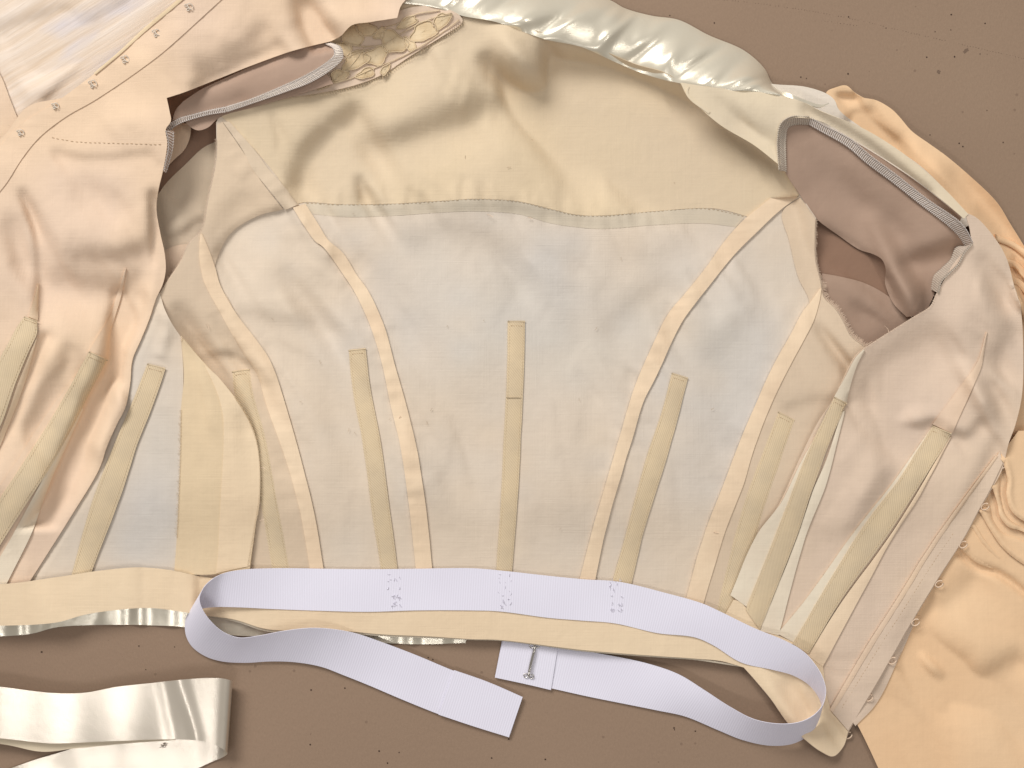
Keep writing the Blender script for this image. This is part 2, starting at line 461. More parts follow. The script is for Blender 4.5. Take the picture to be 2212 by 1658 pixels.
# ------------------------------------------------------------------ the table
def table():
    t = tag(empty('table_surface'), kind='structure')
    V = [(-4500, -4500, 0), (6700, -4500, 0), (6700, 6200, 0), (-4500, 6200, 0)]
    o = mkobj('table_top', V, [[3, 2, 1, 0]], M['table'], t, False); o['kind'] = 'structure'
    holes = [(1447, 33), (1543, 49), (1833, 36), (1914, 60), (2020, 68), (2054, 64), (2128, 50), (2117, 116), (2055, 31),
             (2002, 123), (2062, 122), (1832, 159), (1742, 169), (1730, 166), (2009, 291), (2072, 309), (2167, 307), (2132, 238),
             (2080, 316), (925, 1420), (935, 1424), (819, 1622), (862, 1625), (1062, 1637), (837, 1648), (1456, 1572),
             (1502, 1579), (1457, 1576), (377, 1397), (672, 1490), (670, 1608), (1099, 1596), (745, 1486), (90, 1408), (300, 1395), (315, 1446), (1178, 1640)]
    V = []; F = []
    def disc(x, y, r, n=8, e=1.0):
        b0 = len(V)
        for k in range(n): V.append((x+r*math.cos(2*math.pi*k/n)*e, y+r*math.sin(2*math.pi*k/n), .35))
        F.append([b0+k for k in range(n)][::-1])
    for x, y in holes: disc(x, y, random.uniform(1.2, 2.1), 8, random.uniform(.8, 1.2))
    for i in range(80): disc(random.uniform(-200, 2400), random.uniform(-200, 1850), random.uniform(.35, .75))
    mkobj('pin_hole', V, F, M['hole'], t, False, kind='stuff')
    V = []; F = []
    for P in ([(1440, -10), (1620, 5), (1800, 32), (2000, 78), (2230, 130)], [(1750, 52), (1760, 45), (1850, 55)]):
        q, L = resample(P, 130 if len(P) > 3 else 16)
        for x, y in q:
            if random.random() < .8: disc(x+random.uniform(-.6, .6), y+random.uniform(-.6, .6), random.uniform(.5, .8), 5)
    mkobj('tracing_dots', V, F, M['hole'], t, False, kind='stuff')
    V = []; F = []
    for x, y, r, s in ((2086, 110, 8, .6), (2028, 155, 5, 1)):
        b0 = len(V); n = 14
        for k in range(n):
            rr = r*random.uniform(.55, 1.1); V.append((x+rr*math.cos(2*math.pi*k/n), y+rr*s*math.sin(2*math.pi*k/n)-.5*rr*math.cos(2*math.pi*k/n)*(s < 1), .3))
        F.append([b0+k for k in range(n)][::-1])
    mkobj('ink_mark', V, F, M['mark'], t, False, kind='stuff')
table()

# ------------------------------------------------------------------ height maps of the cloth layers
def crumple(seed, n, boxes, wd=(5, 8), amp=(.05, .14), ln=(25, 90)):
    q = np.random.RandomState(seed); out = []
    for k in range(n):
        x0, y0, x1, y1, ang, spread = boxes[k % len(boxes)]
        x = q.uniform(x0, x1); y = q.uniform(y0, y1); a = math.radians(ang+q.uniform(-spread, spread)); L = q.uniform(*ln); b = q.uniform(-.5, .5)
        P = [(x, y), (x+L*.5*math.cos(a)-L*.12*b*math.sin(a), y+L*.5*math.sin(a)+L*.12*b*math.cos(a)), (x+L*math.cos(a), y+L*math.sin(a))]
        s_ = q.choice([-1, 1]); w_ = q.uniform(*wd); am = q.uniform(*amp)
        out.append((P, w_, s_*am))
    return out
def puckers(seed, P, ln=22, gap=24, amp=.17):
    q = np.random.RandomState(seed); pts = cr_open(P, 4); out = []; d = 0
    for a, b in zip(pts[:-1], pts[1:]):
        t = b-a; L = np.linalg.norm(t)+1e-9; d += L
        if d > gap*q.uniform(.6, 1.5):
            d = 0; nrm = np.array([-t[1], t[0]])/L*q.choice([-1, 1]); e = a+nrm*ln*q.uniform(.6, 1.6)+t/L*q.uniform(-8, 8)
            out.append(([tuple(a), tuple(e)], q.uniform(4, 6), q.choice([-1, .8])*amp*q.uniform(.5, 1.2)))
    return out
back_strokes = [
    ([(1190, 150), (1340, 200), (1480, 280), (1600, 360)], 46, -.75),
    ([(1240, 130), (1400, 190), (1560, 300)], 30, -.25), ([(1230, 190), (1400, 262), (1560, 370)], 60, -.4),
    ([(1450, 250), (1560, 310), (1640, 375)], 22, -.3),
    ([(1154, 217), (1064, 222), (937, 271), (800, 308)], 24, -.42),
    ([(1046, 125), (1085, 165), (1150, 212)], 15, -.5),
    ([(1078, 70), (1120, 108), (1162, 138)], 20, .45),
    ([(1182, 95), (1180, 140)], 10, -.5),
    ([(760, 240), (700, 285), (655, 335), (640, 390)], 18, -.5),
    ([(776, 390), (780, 430)], 10, -.5),
    ([(930, 120), (880, 200), (820, 250)], 32, .22),
    ([(1020, 110), (980, 170)], 22, .15),
    ([(1100, 290), (1000, 330), (850, 350)], 45, .12),
    ([(470, 545), (505, 500), (560, 468), (612, 455)], 8, -.5),
    ([(520, 430), (480, 480), (470, 560)], 22, -.25),
    ([(900, 520), (980, 495), (1070, 525), (1110, 600)], 24, -.27),
    ([(780, 560), (850, 640), (880, 700)], 30, -.16),
    ([(740, 520), (700, 600)], 26, -.2),
    ([(1317, 705), (1370, 650), (1426, 614)], 22, -.28),
    ([(1480, 520), (1390, 560), (1340, 540)], 24, -.16),
    ([(1240, 560), (1210, 640), (1220, 740)], 30, -.13),
    ([(1640, 560), (1600, 680), (1540, 760)], 30, -.25),
    ([(1590, 610), (1555, 690)], 20, .18),
    ([(615, 590), (660, 640), (706, 705)], 16, -.3),
    ([(525, 672), (600, 690), (670, 698)], 14, -.28),
    ([(560, 560), (540, 640)], 22, .15),
    ([(434, 777), (489, 764), (547, 790)], 7, -.6),
    ([(385, 670), (427, 745)], 16, -.5),
    ([(470, 700), (500, 750)], 14, -.3),
    ([(1767, 705), (1800, 745), (1832, 785)], 8, -.5),
    ([(1700, 880), (1760, 862), (1800, 862)], 9, -.3),
    ([(1690, 500), (1720, 600), (1730, 650)], 18, -.18),
    ([(960, 640), (1000, 760)], 35, .1), ([(700, 800), (730, 1000)], 30, -.1),
    ([(1200, 860), (1190, 1050)], 30, .1), ([(980, 900), (960, 1100)], 40, -.08),
    ([(1560, 820), (1520, 1000)], 30, -.1), ([(640, 830), (700, 1000)], 22, .1),
    ([(740, 470), (900, 452), (1100, 450), (1300, 480)], 8, -.16),
]
back_strokes += crumple(5, 60, [(560, 200, 1600, 420, 60, 50), (470, 450, 720, 760, 30, 50), (900, 60, 1150, 200, 110, 40), (1600, 480, 1750, 700, 120, 40)])
back_strokes += crumple(6, 40, [(720, 480, 1450, 800, 80, 60)], amp=(.05, .12))
back_strokes += crumple(8, 26, [(600, 850, 1500, 1200, 90, 20)], amp=(.06, .14), ln=(60, 160))
for k_, P_ in enumerate([[(640, 449), (681, 521), (742, 594), (800, 705), (843, 872), (883, 1090)], [(700, 518), (771, 594), (829, 701), (876, 868), (918, 1080)], [(470, 660), (554, 806), (612, 976), (648, 1103)], [(507, 672), (583, 777), (648, 985)],
     [(1607, 474), (1526, 575), (1444, 676), (1372, 832), (1307, 1049)], [(1633, 503), (1531, 618), (1450, 741), (1390, 868), (1343, 1023)], [(1734, 672), (1665, 799), (1600, 948), (1520, 1157)], [(490, 280), (543, 362), (616, 453)]]):
    back_strokes += puckers(20+k_, P_)
back_strokes += puckers(40, [(680, 440), (829, 440), (956, 433), (1118, 434), (1245, 463), (1408, 456), (1600, 466)], 26, 22, .2)
Hb = folds(back_strokes, 140, .03, 3, 60)
fade = 1/(1+np.exp((GYY-1130)/35.0)); fade = .12+.88*fade
Hb = Hb*(.6+.4/(1+np.exp((GYY-450)/30.0)))*fade
neck = bump(1250, 90, 330, 70, 34, 20)+bump(1600, 260, 90, 60, 12)+bump(560, 200, 120, 60, 12)
UP = (fade-.12)/.88
BACK = Field(smax(Hb+18+26*UP+neck, np.full_like(Hb, 5.0), 4))
under = np.array([(-400, 330), (300, 330), (318, 420), (330, 560), (318, 640), (300, 700), (270, 760), (255, 860), (225, 940), (180, 1040), (120, 1140), (-400, 1140)])
mb = inside(np.stack([GXX.ravel(), GYY.ravel()], 1), under).reshape(GXX.shape).astype(float)
for _ in range(6): mb = (mb+np.roll(mb, 1, 0)+np.roll(mb, -1, 0)+np.roll(mb, 1, 1)+np.roll(mb, -1, 1))/5
BACK = Field(BACK.a*(1-mb)+8*mb)
lf_strokes = [
    ([(130, 600), (230, 612), (320, 590)], 26, -.4),
    ([(215, 560), (300, 545), (345, 520)], 26, -.25),
    ([(252, 690), (238, 780), (195, 870), (120, 1050), (60, 1160)], 18, -.65),
    ([(300, 640), (275, 740), (250, 800)], 12, -.4),
    ([(292, 690), (262, 780), (240, 850), (200, 950)], 11, .4),
    ([(312, 690), (305, 740), (290, 800)], 10, -.6),
    ([(262, 640), (275, 700), (262, 760)], 8, -.45),
    ([(150, 760), (110, 830), (60, 920)], 20, -.35),
    ([(47, 416), (72, 489), (83, 579), (80, 680)], 8, -.3),
    ([(20, 480), (40, 560)], 18, -.2),
    ([(651, 0), (668, 50), (700, 82)], 18, -.55),
    ([(560, 60), (520, 105), (440, 145)], 18, -.3),
    ([(600, 95), (500, 145), (420, 185)], 10, -.3),
    ([(380, 60), (300, 120)], 20, .15),
    ([(120, 330), (200, 340), (320, 330)], 8, -.22),
    ([(180, 400), (240, 420)], 24, -.15), ([(250, 250), (330, 240)], 24, .15),
    ([(330, 420), (335, 500), (350, 580)], 10, -.5),
    ([(130, 480), (240, 500)], 40, .1),
    ([(120, 700), (110, 760)], 26, .15),
    ([(720, 20), (800, 25), (850, 22)], 16, .25),
]
lf_strokes += crumple(12, 50, [(60, 330, 330, 600, 90, 60), (380, 40, 700, 160, -30, 40), (60, 640, 280, 900, 110, 30), (0, 900, 160, 1200, 120, 15)], amp=(.03, .09))
EDGE = [(352, 600), (337, 645), (322, 690), (304, 734), (286, 777), (281, 828), (271, 879), (253, 915), (232, 962), (214, 1013), (150, 1120), (60, 1262)]
dE = seg_dist(GXX, GYY, [(p[0]-13, p[1]-5) for p in EDGE]); dE2 = seg_dist(GXX, GYY, [(p[0]+20, p[1]+6) for p in EDGE])
eg = 1/(1+np.exp((GYY-1190)/30.0))
def vl(P, wd, dp):
    q = [(float(a), float(b)) for a, b in cr_open(P, 10)]
    return -dp*np.exp(-(seg_dist(GXX, GYY, q)/wd)**2)
Hl = 24*eg*np.exp(-(dE/24.0)**2)+vl([(258, 640), (256, 700), (248, 780), (222, 836), (186, 910), (128, 1040), (60, 1170)], 15, 30)+vl([(314, 700), (300, 760), (292, 800)], 9, 16)+vl([(100, 730), (70, 800), (30, 900), (-20, 1010)], 14, 14)+vl([(180, 560), (240, 566), (300, 548)], 26, 10)
Hl = Hl+1.2*folds(lf_strokes, 110, .035, 21, 55)
bl = base([(0, 200, 22), (200, 200, 30), (350, 300, 46), (340, 450, 46), (345, 600, 44), (260, 700, 40), (500, 120, 70),
           (700, 60, 58), (850, 20, 40), (100, 500, 34), (0, 700, 34), (150, 900, 34), (0, 1000, 30), (150, 1150, 26),
           (60, 1280, 24), (250, 1000, 30), (300, 1280, 24)], 90)
LF = Field(smax(Hl+bl+28*UP+8, BACK.a+9+6/(1+np.exp((GYY-260)/15.0)), 4))
sp_strokes = [
    ([(290, 860), (252, 950), (215, 1050), (150, 1150)], 16, -.55),
    ([(360, 700), (372, 760), (385, 830)], 14, -.35),
    ([(345, 660), (352, 720)], 10, .3),
    ([(320, 980), (300, 1100)], 18, .12),
    ([(360, 900), (355, 1000), (350, 1100)], 14, -.25),
    ([(420, 800), (440, 900)], 14, .15), ([(520, 900), (540, 1000), (545, 1120)], 14, -.2),
    ([(300, 776), (330, 774), (352, 784)], 6, -.6),
]
Hs = -15*eg*np.exp(-(dE2/22.0)**2)+1.25*folds(sp_strokes, 90, .025, 31, 50)
bs = base([(350, 650, 36), (390, 740, 36), (480, 850, 32), (550, 960, 30), (540, 1200, 22), (390, 1200, 22), (390, 960, 28),
           (280, 850, 28), (200, 1100, 24), (100, 1250, 22)], 80)
SP = Field(smax(Hs+bs+20*UP+4, BACK.a+6, 3))

LFIN = [(-400, 300), (0, 300), (200, 170), (311, 62), (440, -60), (860, -20), (700, 80), (471, 160), (355, 205), (352, 300), (336, 452), (355, 580), (352, 612), (339, 645), (324, 690), (306, 734), (288, 777), (283, 828), (273, 879), (255, 915), (234, 962), (216, 1013), (152, 1120), (62, 1262), (-400, 1250)]
mi = inside(np.stack([GXX.ravel(), GYY.ravel()], 1), LFIN).reshape(GXX.shape)
miw = np.zeros(GXX.shape)
for a_ in (-2, -1, 0, 1, 2):
    for b_ in (-1, 0, 1): miw = np.maximum(miw, np.roll(np.roll(mi, a_, 1), b_, 0).astype(float))
SP = Field(np.where(miw > .5, np.minimum(SP.a, LF.a-5), SP.a))
rf_strokes = [
    ([(1990, 730), (1925, 775), (1870, 840)], 34, -.42),
    ([(2180, 715), (2150, 770)], 18, -.35),
    ([(1835, 868), (1882, 880), (1930, 868)], 8, -.5),
    ([(1890, 911), (1955, 926), (2014, 913)], 9, -.65),
    ([(2060, 935), (2090, 940), (2118, 911)], 8, -.5),
    ([(1900, 900), (1980, 890)], 14, .2),
    ([(1918, 1031), (1885, 1085), (1846, 1139)], 18, -.3),
    ([(1870, 1000), (1830, 1120)], 20, .15),
    ([(2100, 600), (2060, 680)], 26, .15), ([(2120, 560), (2160, 640)], 14, -.25),
    ([(2080, 790), (2120, 860)], 14, .3), ([(2140, 830), (2150, 900)], 18, -.25),
    ([(2150, 950), (2090, 1080), (2030, 1190)], 12, -.3),
    ([(2010, 1060), (1900, 1290)], 20, -.12),
    ([(1640, 1440), (1700, 1530), (1760, 1600)], 14, .15),
    ([(1700, 1480), (1740, 1520)], 20, -.15), ([(1780, 1545), (1800, 1570)], 8, -.4),
]
rf_strokes += crumple(13, 46, [(1880, 700, 2180, 930, 20, 60), (1800, 900, 2080, 1300, 118, 12), (2080, 520, 2190, 760, 70, 40), (1620, 1400, 1780, 1600, 50, 40)], amp=(.04, .1))
Hr = folds(rf_strokes, 85, .03, 41, 55)
br = base([(2100, 480, 60), (2170, 600, 52), (2020, 640, 50), (1900, 740, 40), (1860, 800, 36), (2200, 800, 44), (2150, 960, 40),
           (1800, 900, 30), (1700, 1100, 26), (1600, 1300, 24), (1700, 1380, 24), (2000, 1000, 34), (1900, 1200, 28),
           (2050, 1150, 34), (1900, 1440, 24), (1830, 1560, 16), (1800, 1630, 8), (1680, 1520, 12), (1610, 1430, 18)], 80)
RF0 = smax(Hr+br+26*UP+2, BACK.a+7-90/(1+np.exp(-(GXX-1925)/10.0))-90/(1+np.exp(-(GYY-1440)/8.0)), 3)
sl_strokes = [
    ([(1850, 262), (1880, 280), (1930, 300)], 16, -.6), ([(1812, 205), (1845, 206)], 5, -.8),
    ([(1880, 235), (1850, 250), (1830, 262)], 9, -.35), ([(1940, 300), (2000, 350)], 24, .2),
    ([(2060, 380), (2140, 450), (2190, 530)], 20, -.3), ([(2020, 350), (2100, 440)], 12, .2),
    ([(2183, 571), (2212, 640), (2240, 700)], 5, -1.1), ([(2176, 590), (2200, 660)], 5, .9), ([(2190, 556), (2230, 600)], 4, -.8),
    ([(1950, 1384), (1970, 1443), (2027, 1466), (2110, 1462), (2190, 1420)], 15, -.42),
    ([(1976, 1362), (2030, 1400), (2070, 1425)], 14, -.35), ([(1985, 1395), (2012, 1436)], 18, .22),
    ([(2060, 1320), (2120, 1380)], 26, .15), ([(2000, 1290), (1965, 1345)], 14, -.4),
    ([(1900, 1500), (1960, 1560), (2000, 1650)], 30, -.15), ([(2100, 1560), (2180, 1620)], 40, .1),
    ([(2160, 1500), (2200, 1580)], 25, -.2), ([(2100, 1240), (2040, 1300)], 16, -.25),
]
Hq = folds(sl_strokes, 70, .012, 51, 90)
bq = base([(1820, 200, 18), (1950, 300, 32), (2100, 450, 40), (2200, 560, 40), (2200, 800, 30), (2160, 1100, 30), (2060, 1350, 22),
           (1950, 1500, 14), (2150, 1600, 20), (2250, 1300, 30), (1880, 1620, 8)], 100)
SL = Field(np.maximum(Hq+bq, 5.0))
RF = Field(np.maximum(4, np.where(GXX > 1800, smax(RF0, SL.a+8-40/(1+np.exp((GXX-1870)/9.0)), 3), RF0)))
ml_strokes = [   # linings inside the two armholes
    ([(1760, 330), (1830, 420), (1900, 470)], 34, -.18), ([(1880, 470), (1920, 560), (1960, 640)], 18, .35),
    ([(1960, 560), (2020, 545), (2060, 530)], 16, -.6), ([(2000, 600), (1980, 650)], 16, -.3),
    ([(1780, 500), (1850, 550), (1900, 600)], 14, -.5), ([(1820, 600), (1880, 640)], 20, .25),
    ([(1850, 660), (1900, 700)], 14, -.4),
    ([(430, 215), (560, 165), (660, 130)], 16, .12), ([(400, 240), (520, 205)], 12, -.2),
    ([(360, 390), (420, 330), (460, 305)], 9, -.7), ([(400, 420), (380, 480)], 18, .2), ([(365, 520), (430, 480)], 10, -.4),
    ([(350, 610), (395, 545)], 8, -.5), ([(395, 310), (380, 350)], 10, .4),
]
lfPL = [(-300, 300), (0, 300), (311, 62), (440, -60), (900, -120), (880, -5), (858, 40), (800, 50), (760, 57), (735, 81), (716, 91), (633, 112), (543, 144), (471, 173), (400, 201), (362, 214), (366, 240), (300, 300)]
Hm = folds(ml_strokes, 60, .02, 61, 45)

bod = tag(empty('bodice'), 'pale peach boned bodice laid open on the brown table with its inside up', 'bodice')

# --- apricot sleeve on the right, behind everything
sheet('sleeve', [(1785, 199), (1806, 188), (1828, 184), (1850, 203), (1864, 210), (1893, 216), (1926, 235), (1944, 253), (1969, 282), (2009, 311),
                 (2045, 337), (2100, 384), (2154, 438), (2183, 485), (2212, 532), (2260, 620), (2300, 720, 1), (2300, 1000, 1), (2130, 1010, 1), (2145, 700, 1),
                 (2125, 530), (2050, 430), (1960, 352), (1870, 290), (1800, 240)], SL, M['chiffon'], bod, 7, label='smooth gathered upper sleeve in apricot crepe')


RZ = lambda k: Field(SL.a+5+2.6*k)
ruf = [[(2077, 1188), (2108, 1214), (2132, 1224), (2158, 1232), (2192, 1253), (2215, 1272), (2290, 1330)],
       [(2098, 1141), (2121, 1175), (2153, 1206), (2187, 1230), (2215, 1238), (2290, 1275)],
       [(2119, 1109), (2140, 1146), (2168, 1185), (2215, 1221), (2290, 1250)],
       [(2145, 1057), (2155, 1089), (2160, 1115), (2179, 1138), (2205, 1146), (2290, 1190)],
       [(2168, 1000), (2176, 1036), (2174, 1068), (2184, 1102), (2215, 1127), (2290, 1150)]]
def vly(k):
    if k >= len(ruf): return 0
    q = [(float(a)-6, float(b)+5) for a, b in cr_open(ruf[k], 10)]
    return 15*np.exp(-(seg_dist(GXX, GYY, q)/8.5)**2)
sheet('sleeve_drape', [(2130, 940, 1), (2300, 940, 1), (2560, 1300, 1), (2560, 1900, 1), (1990, 1900, 1), (1930, 1730), (1897, 1658), (1870, 1600), (1846, 1554), (1800, 1480, 1),
                       (1900, 1300), (2000, 1150)], Field(np.maximum(SL.a+3-vly(0), 3)), M['chiffon'], bod, 7, label='rippled lower drape of the apricot sleeve')
for k, E in enumerate(ruf):
    n_ = len(E)
    top = [(2300, 900, 1), (2180, 930, 1), (2110, 1060-30*(k == 0), 1)]
    P = [(E[0][0]-14, E[0][1]-22, 1), (*E[0], 1)]+[tuple(p) for p in E[1:-1]]+[(*E[-1], 1)]+[(2300, 930, 1), (2200, 930, 1), (2160, 985, 1)]
    q = np.array(cr_open(E, 10))
    g = seg_dist(GXX, GYY, [tuple(p) for p in q])
    roll = 5.5*np.exp(-((g-7)/5.0)**2)-3*np.exp(-(g/3.0)**2)
    sheet('ruffle', P, Field(np.maximum(SL.a*.4+14+6.0*k+roll-vly(k+1), 4+k)), M['chiffon'], bod, 5, 1.2, label='%s gathered ruffle of the apricot sleeve' % ['lowest', 'second', 'third', 'fourth', 'topmost'][k])
for k, (L_, R_) in enumerate([([(2150, 505), (2190, 522), (2220, 543), (2270, 580)], [(2150, 520), (2185, 534), (2212, 556), (2262, 596)]),
               ([(2165, 556), (2198, 566), (2220, 588), (2270, 630)], [(2165, 572), (2192, 580), (2210, 602), (2262, 648)]),
               ([(2175, 594), (2205, 604), (2222, 622), (2270, 660)], [(2175, 608), (2198, 616), (2214, 636), (2262, 676)])]):
    strip('ruffle', L_, R_, SL, 5+k, M['chiffon'], bod, 5, 6, .5, 40, crown=5, label='%s narrow ruffle behind the right shoulder' % ['upper', 'middle', 'lower'][k])

# white lining piece behind the right shoulder
z1 = lambda x, y: SL(x, y)+4
sheet('shoulder_lining', [(1640, 178, 1), (1680, 182), (1740, 187), (1788, 203), (1803, 216), (1812, 236), (1861, 275), (1990, 360), (2085, 455), (2110, 480, 1), (2060, 500, 1), (1900, 380),
                          (1760, 270), (1660, 230, 1)], z1, M['white'], bod, 7)

# --- inside of the right armhole
deep = lambda x, y: 4+0*x
sheet('sleeve_inside', [(1700, 300, 1), (2110, 480, 1), (2100, 640, 1), (1900, 800, 1), (1780, 760, 1), (1730, 560, 1)], Field(np.maximum(Hm*.8+6, 2.5)), M['mauve_shade'], bod, 7)
MZ = Field(np.maximum(Hm+12+base([(1700, 260, 44), (1690, 330, 36), (1760, 440, 16), (1850, 530, 10), (1915, 600, 8), (1955, 690, 8), (2080, 500, 54),
                     (1950, 400, 40), (1830, 300, 46), (2050, 560, 36), (2020, 620, 30)], 55), 8))
sheet('sleeve_lining', [(1690, 262, 1), (1715, 254), (1748, 256, 1), (1790, 280), (1832, 305), (1879, 343), (1933, 383), (1998, 434), (2071, 484), (2092, 515, 1), (2065, 560), (2025, 620, 1),
                        (2005, 665, 1), (1985, 680), (1958, 684, 1), (1930, 655), (1912, 612), (1913, 580), (1905, 560), (1885, 548), (1857, 539), (1810, 507), (1763, 471), (1730, 423), (1694, 365), (1684, 310)],
      MZ, M['mauve'], bod, 6, label='mauve lining rolled inside the right armhole')
sheet('sleeve_lining', [(1776, 590, 1), (1820, 598), (1870, 612), (1920, 640), (1975, 690, 1), (1900, 745, 1), (1868, 760, 1), (1830, 730, 1), (1800, 690), (1770, 640, 1)],
      Field(np.clip(Hm*.6+9, 4, 20)), M['mauve'], bod, 7, off=2, label='pinkish layer deep in the right armhole')

# --- inside of the left armhole
LM = Field(np.maximum(Hm+24+base([(400, 250, 40), (540, 180, 50), (700, 110, 54), (430, 280, 32), (360, 280, 44), (470, 260, 40)], 60), 6))
mi2 = inside(np.stack([GXX.ravel(), GYY.ravel()], 1), lfPL).reshape(GXX.shape)
md = mi2.astype(float)
for _ in range(3): md = np.maximum.reduce([md, np.roll(md, 1, 0), np.roll(md, -1, 0), np.roll(md, 1, 1), np.roll(md, -1, 1)])
for _ in range(2): md = (md*2+np.roll(md, 1, 0)+np.roll(md, -1, 0))/4
LM = Field(LM.a*(1-md)+np.minimum(LM.a, LF.a-9)*md)
sheet('sleeve_inside', [(340, 200, 1), (480, 150, 1), (520, 300, 1), (490, 520, 1), (420, 640, 1), (330, 660, 1), (300, 400, 1)], Field(np.maximum(Hm*.6+5, 2.5)), M['mauve_shade'], bod, 7)
sheet('sleeve_lining', [(330, 440, 1), (355, 400), (400, 355), (440, 318), (480, 300, 1), (490, 420, 1), (445, 520), (400, 535), (350, 540, 1), (320, 520, 1)], Field(np.maximum(Hm+11, 6)), M['side'], bod, 7, label='creased peach lining seen through the left armhole')
sheet('sleeve_lining', [(345, 545, 1), (380, 530), (420, 525, 1), (400, 600, 1), (345, 640, 1), (320, 600, 1)], Field(np.maximum(Hm+17, 12)), M['front'], bod, 7)
sheet('sleeve_lining', [(362, 300, 1), (372, 272), (409, 268), (412, 284), (400, 320), (368, 352), (352, 372, 1)], lambda x, y: 22+0*x, M['front'], bod, 6)
sheet('sleeve_lining', [(400, 262, 1), (409, 272), (427, 281), (449, 275), (474, 253), (543, 232), (640, 205), (720, 180, 1), (700, 150, 1), (420, 230, 1)], Field(LM.a-8), M['mauve'], bod, 6)

# --- the back
backP = [(467, 264, 1), (467, 326), (463, 362), (449, 427), (434, 496), (405, 528), (391, 561), (362, 605), (345, 632, 1), (300, 760, 1), (250, 1000, 1), (-40, 1200, 1), (-300, 1230, 1), (-300, 1335, 1),
         (0, 1347), (123, 1340), (181, 1324), (253, 1313), (326, 1309), (398, 1318), (442, 1326), (507, 1335), (579, 1356), (720, 1358), (829, 1367), (923, 1371), (1017, 1376), (1082, 1378), (1263, 1400),
         (1426, 1413), (1499, 1418), (1560, 1424), (1610, 1440, 1), (1700, 1380, 1), (1800, 1000, 1), (1900, 790, 1), (1874, 751, 1), (1839, 723), (1824, 694), (1806, 665), (1781, 640), (1774, 607), (1763, 560), (1762, 507), (1763, 471, 1),
         (1730, 423), (1694, 370), (1660, 330), (1560, 262), (1490, 195, 1), (1440, 160), (1372, 140), (1256, 92), (1173, 72), (1071, 36), (974, 14), (880, 0), (790, -20, 1), (700, 80, 1), (560, 190, 1), (480, 235, 1)]
sheet('back_lining', backP, BACK, M['back'], bod, 6.5)
yoke = [(560, 195, 1), (700, 60, 1), (790, -20, 1), (880, -2), (974, 12), (1071, 34), (1173, 70), (1256, 90), (1372, 138), (1440, 158), (1490, 193, 1), (1560, 260), (1660, 328), (1694, 368), (1726, 421, 1), (1680, 448), (1614, 467, 1),
        (1557, 452), (1521, 449), (1408, 456), (1299, 465), (1245, 463), (1191, 451), (1118, 434), (1028, 429), (956, 433), (829, 440), (720, 440), (660, 436), (640, 440, 1), (590, 370), (520, 290), (478, 250, 1)]
sheet('back_yoke', yoke, BACK, M['yoke'], bod, 6.5, off=1.3, thick=.9)
strip('seam_allowance', [(655, 437), (720, 440), (829, 440), (956, 433), (1028, 429), (1118, 434), (1191, 451), (1245, 463), (1299, 465), (1408, 456), (1521, 449), (1610, 466)],
      [(675, 462), (740, 468), (840, 466), (960, 458), (1028, 456), (1118, 462), (1191, 482), (1245, 490), (1299, 494), (1408, 486), (1521, 482), (1590, 490)], BACK, .5, M['allow'], bod, .4, 5, .5, 40, crown=.1)
stitches('stitching', [(660, 438), (720, 441), (829, 441), (956, 434), (1028, 430), (1118, 435), (1191, 452), (1245, 464), (1299, 466), (1408, 457), (1521, 450), (1610, 467)], BACK, 1.5, M['thread_p2'], bod, 9, 5, .5)
# side pieces beside the armholes (peach)
sheet('side_back_piece', [(469, 270, 1), (480, 262, 1), (530, 335), (560, 385), (612, 452, 1), (560, 465), (500, 502), (470, 555), (458, 600, 1), (490, 640), (520, 700), (560, 765), (600, 868), (632, 985), (660, 1100), (684, 1245, 1), (380, 1245, 1), (350, 900, 1), (345, 632, 1), (363, 604), (392, 560), (407, 529), (436, 496), (451, 427), (465, 362), (469, 326)],
      BACK, M['side2'], bod, 6.5, off=2.7, thick=.9, label='peach side piece along the left armhole')
sheet('side_back_piece', [(1728, 426, 1), (1761, 472, 1), (1760, 507), (1761, 560), (1772, 607), (1779, 640), (1804, 667), (1822, 696), (1837, 725), (1868, 750, 1), (1845, 800, 1), (1790, 950, 1), (1690, 1150, 1), (1600, 1330, 1), (1500, 1320, 1), (1545, 1147), (1590, 1030), (1615, 969), (1650, 870), (1692, 785), (1742, 694), (1748, 650), (1725, 600), (1705, 520), (1690, 458)],
      BACK, M['side2'], bod, 6.5, off=2.6, thick=.9, label='peach side piece along the right armhole')
# raw fringe
def fringe(P, n, ln, zf, mat, name='frayed_edge'):
    q, _ = resample(P, n); t = np.gradient(q, axis=0); paths = []
    for (x, y), (dx, dy) in zip(q, t):
        l = math.hypot(dx, dy)+1e-9; nx, ny = dy/l, -dx/l
        L = ln*random.uniform(.3, 1.2); a = random.uniform(-.5, .5); z = float(zf(x, y))
        paths.append([(x-2*nx, y-2*ny, z+2.6), (x+L*.5*nx+a, y+L*.5*ny, z+2.6), (x+L*nx+a*4, y+L*ny+a*3, z+1.2)])
    tubes(name, paths, .42, mat, bod, 3, 'stuff')
fringe([(1774, 607), (1781, 640), (1806, 665), (1824, 694), (1839, 723), (1871, 748)], 130, 9, BACK, M['thread_p'])
fringe([(1763, 475), (1762, 507), (1763, 560), (1774, 607)], 80, 3, BACK, M['thread_p'])
fringe([(345, 632), (362, 605), (391, 561), (405, 528), (434, 496), (449, 427), (463, 362), (467, 300)], 170, 3, BACK, M['thread_p'])

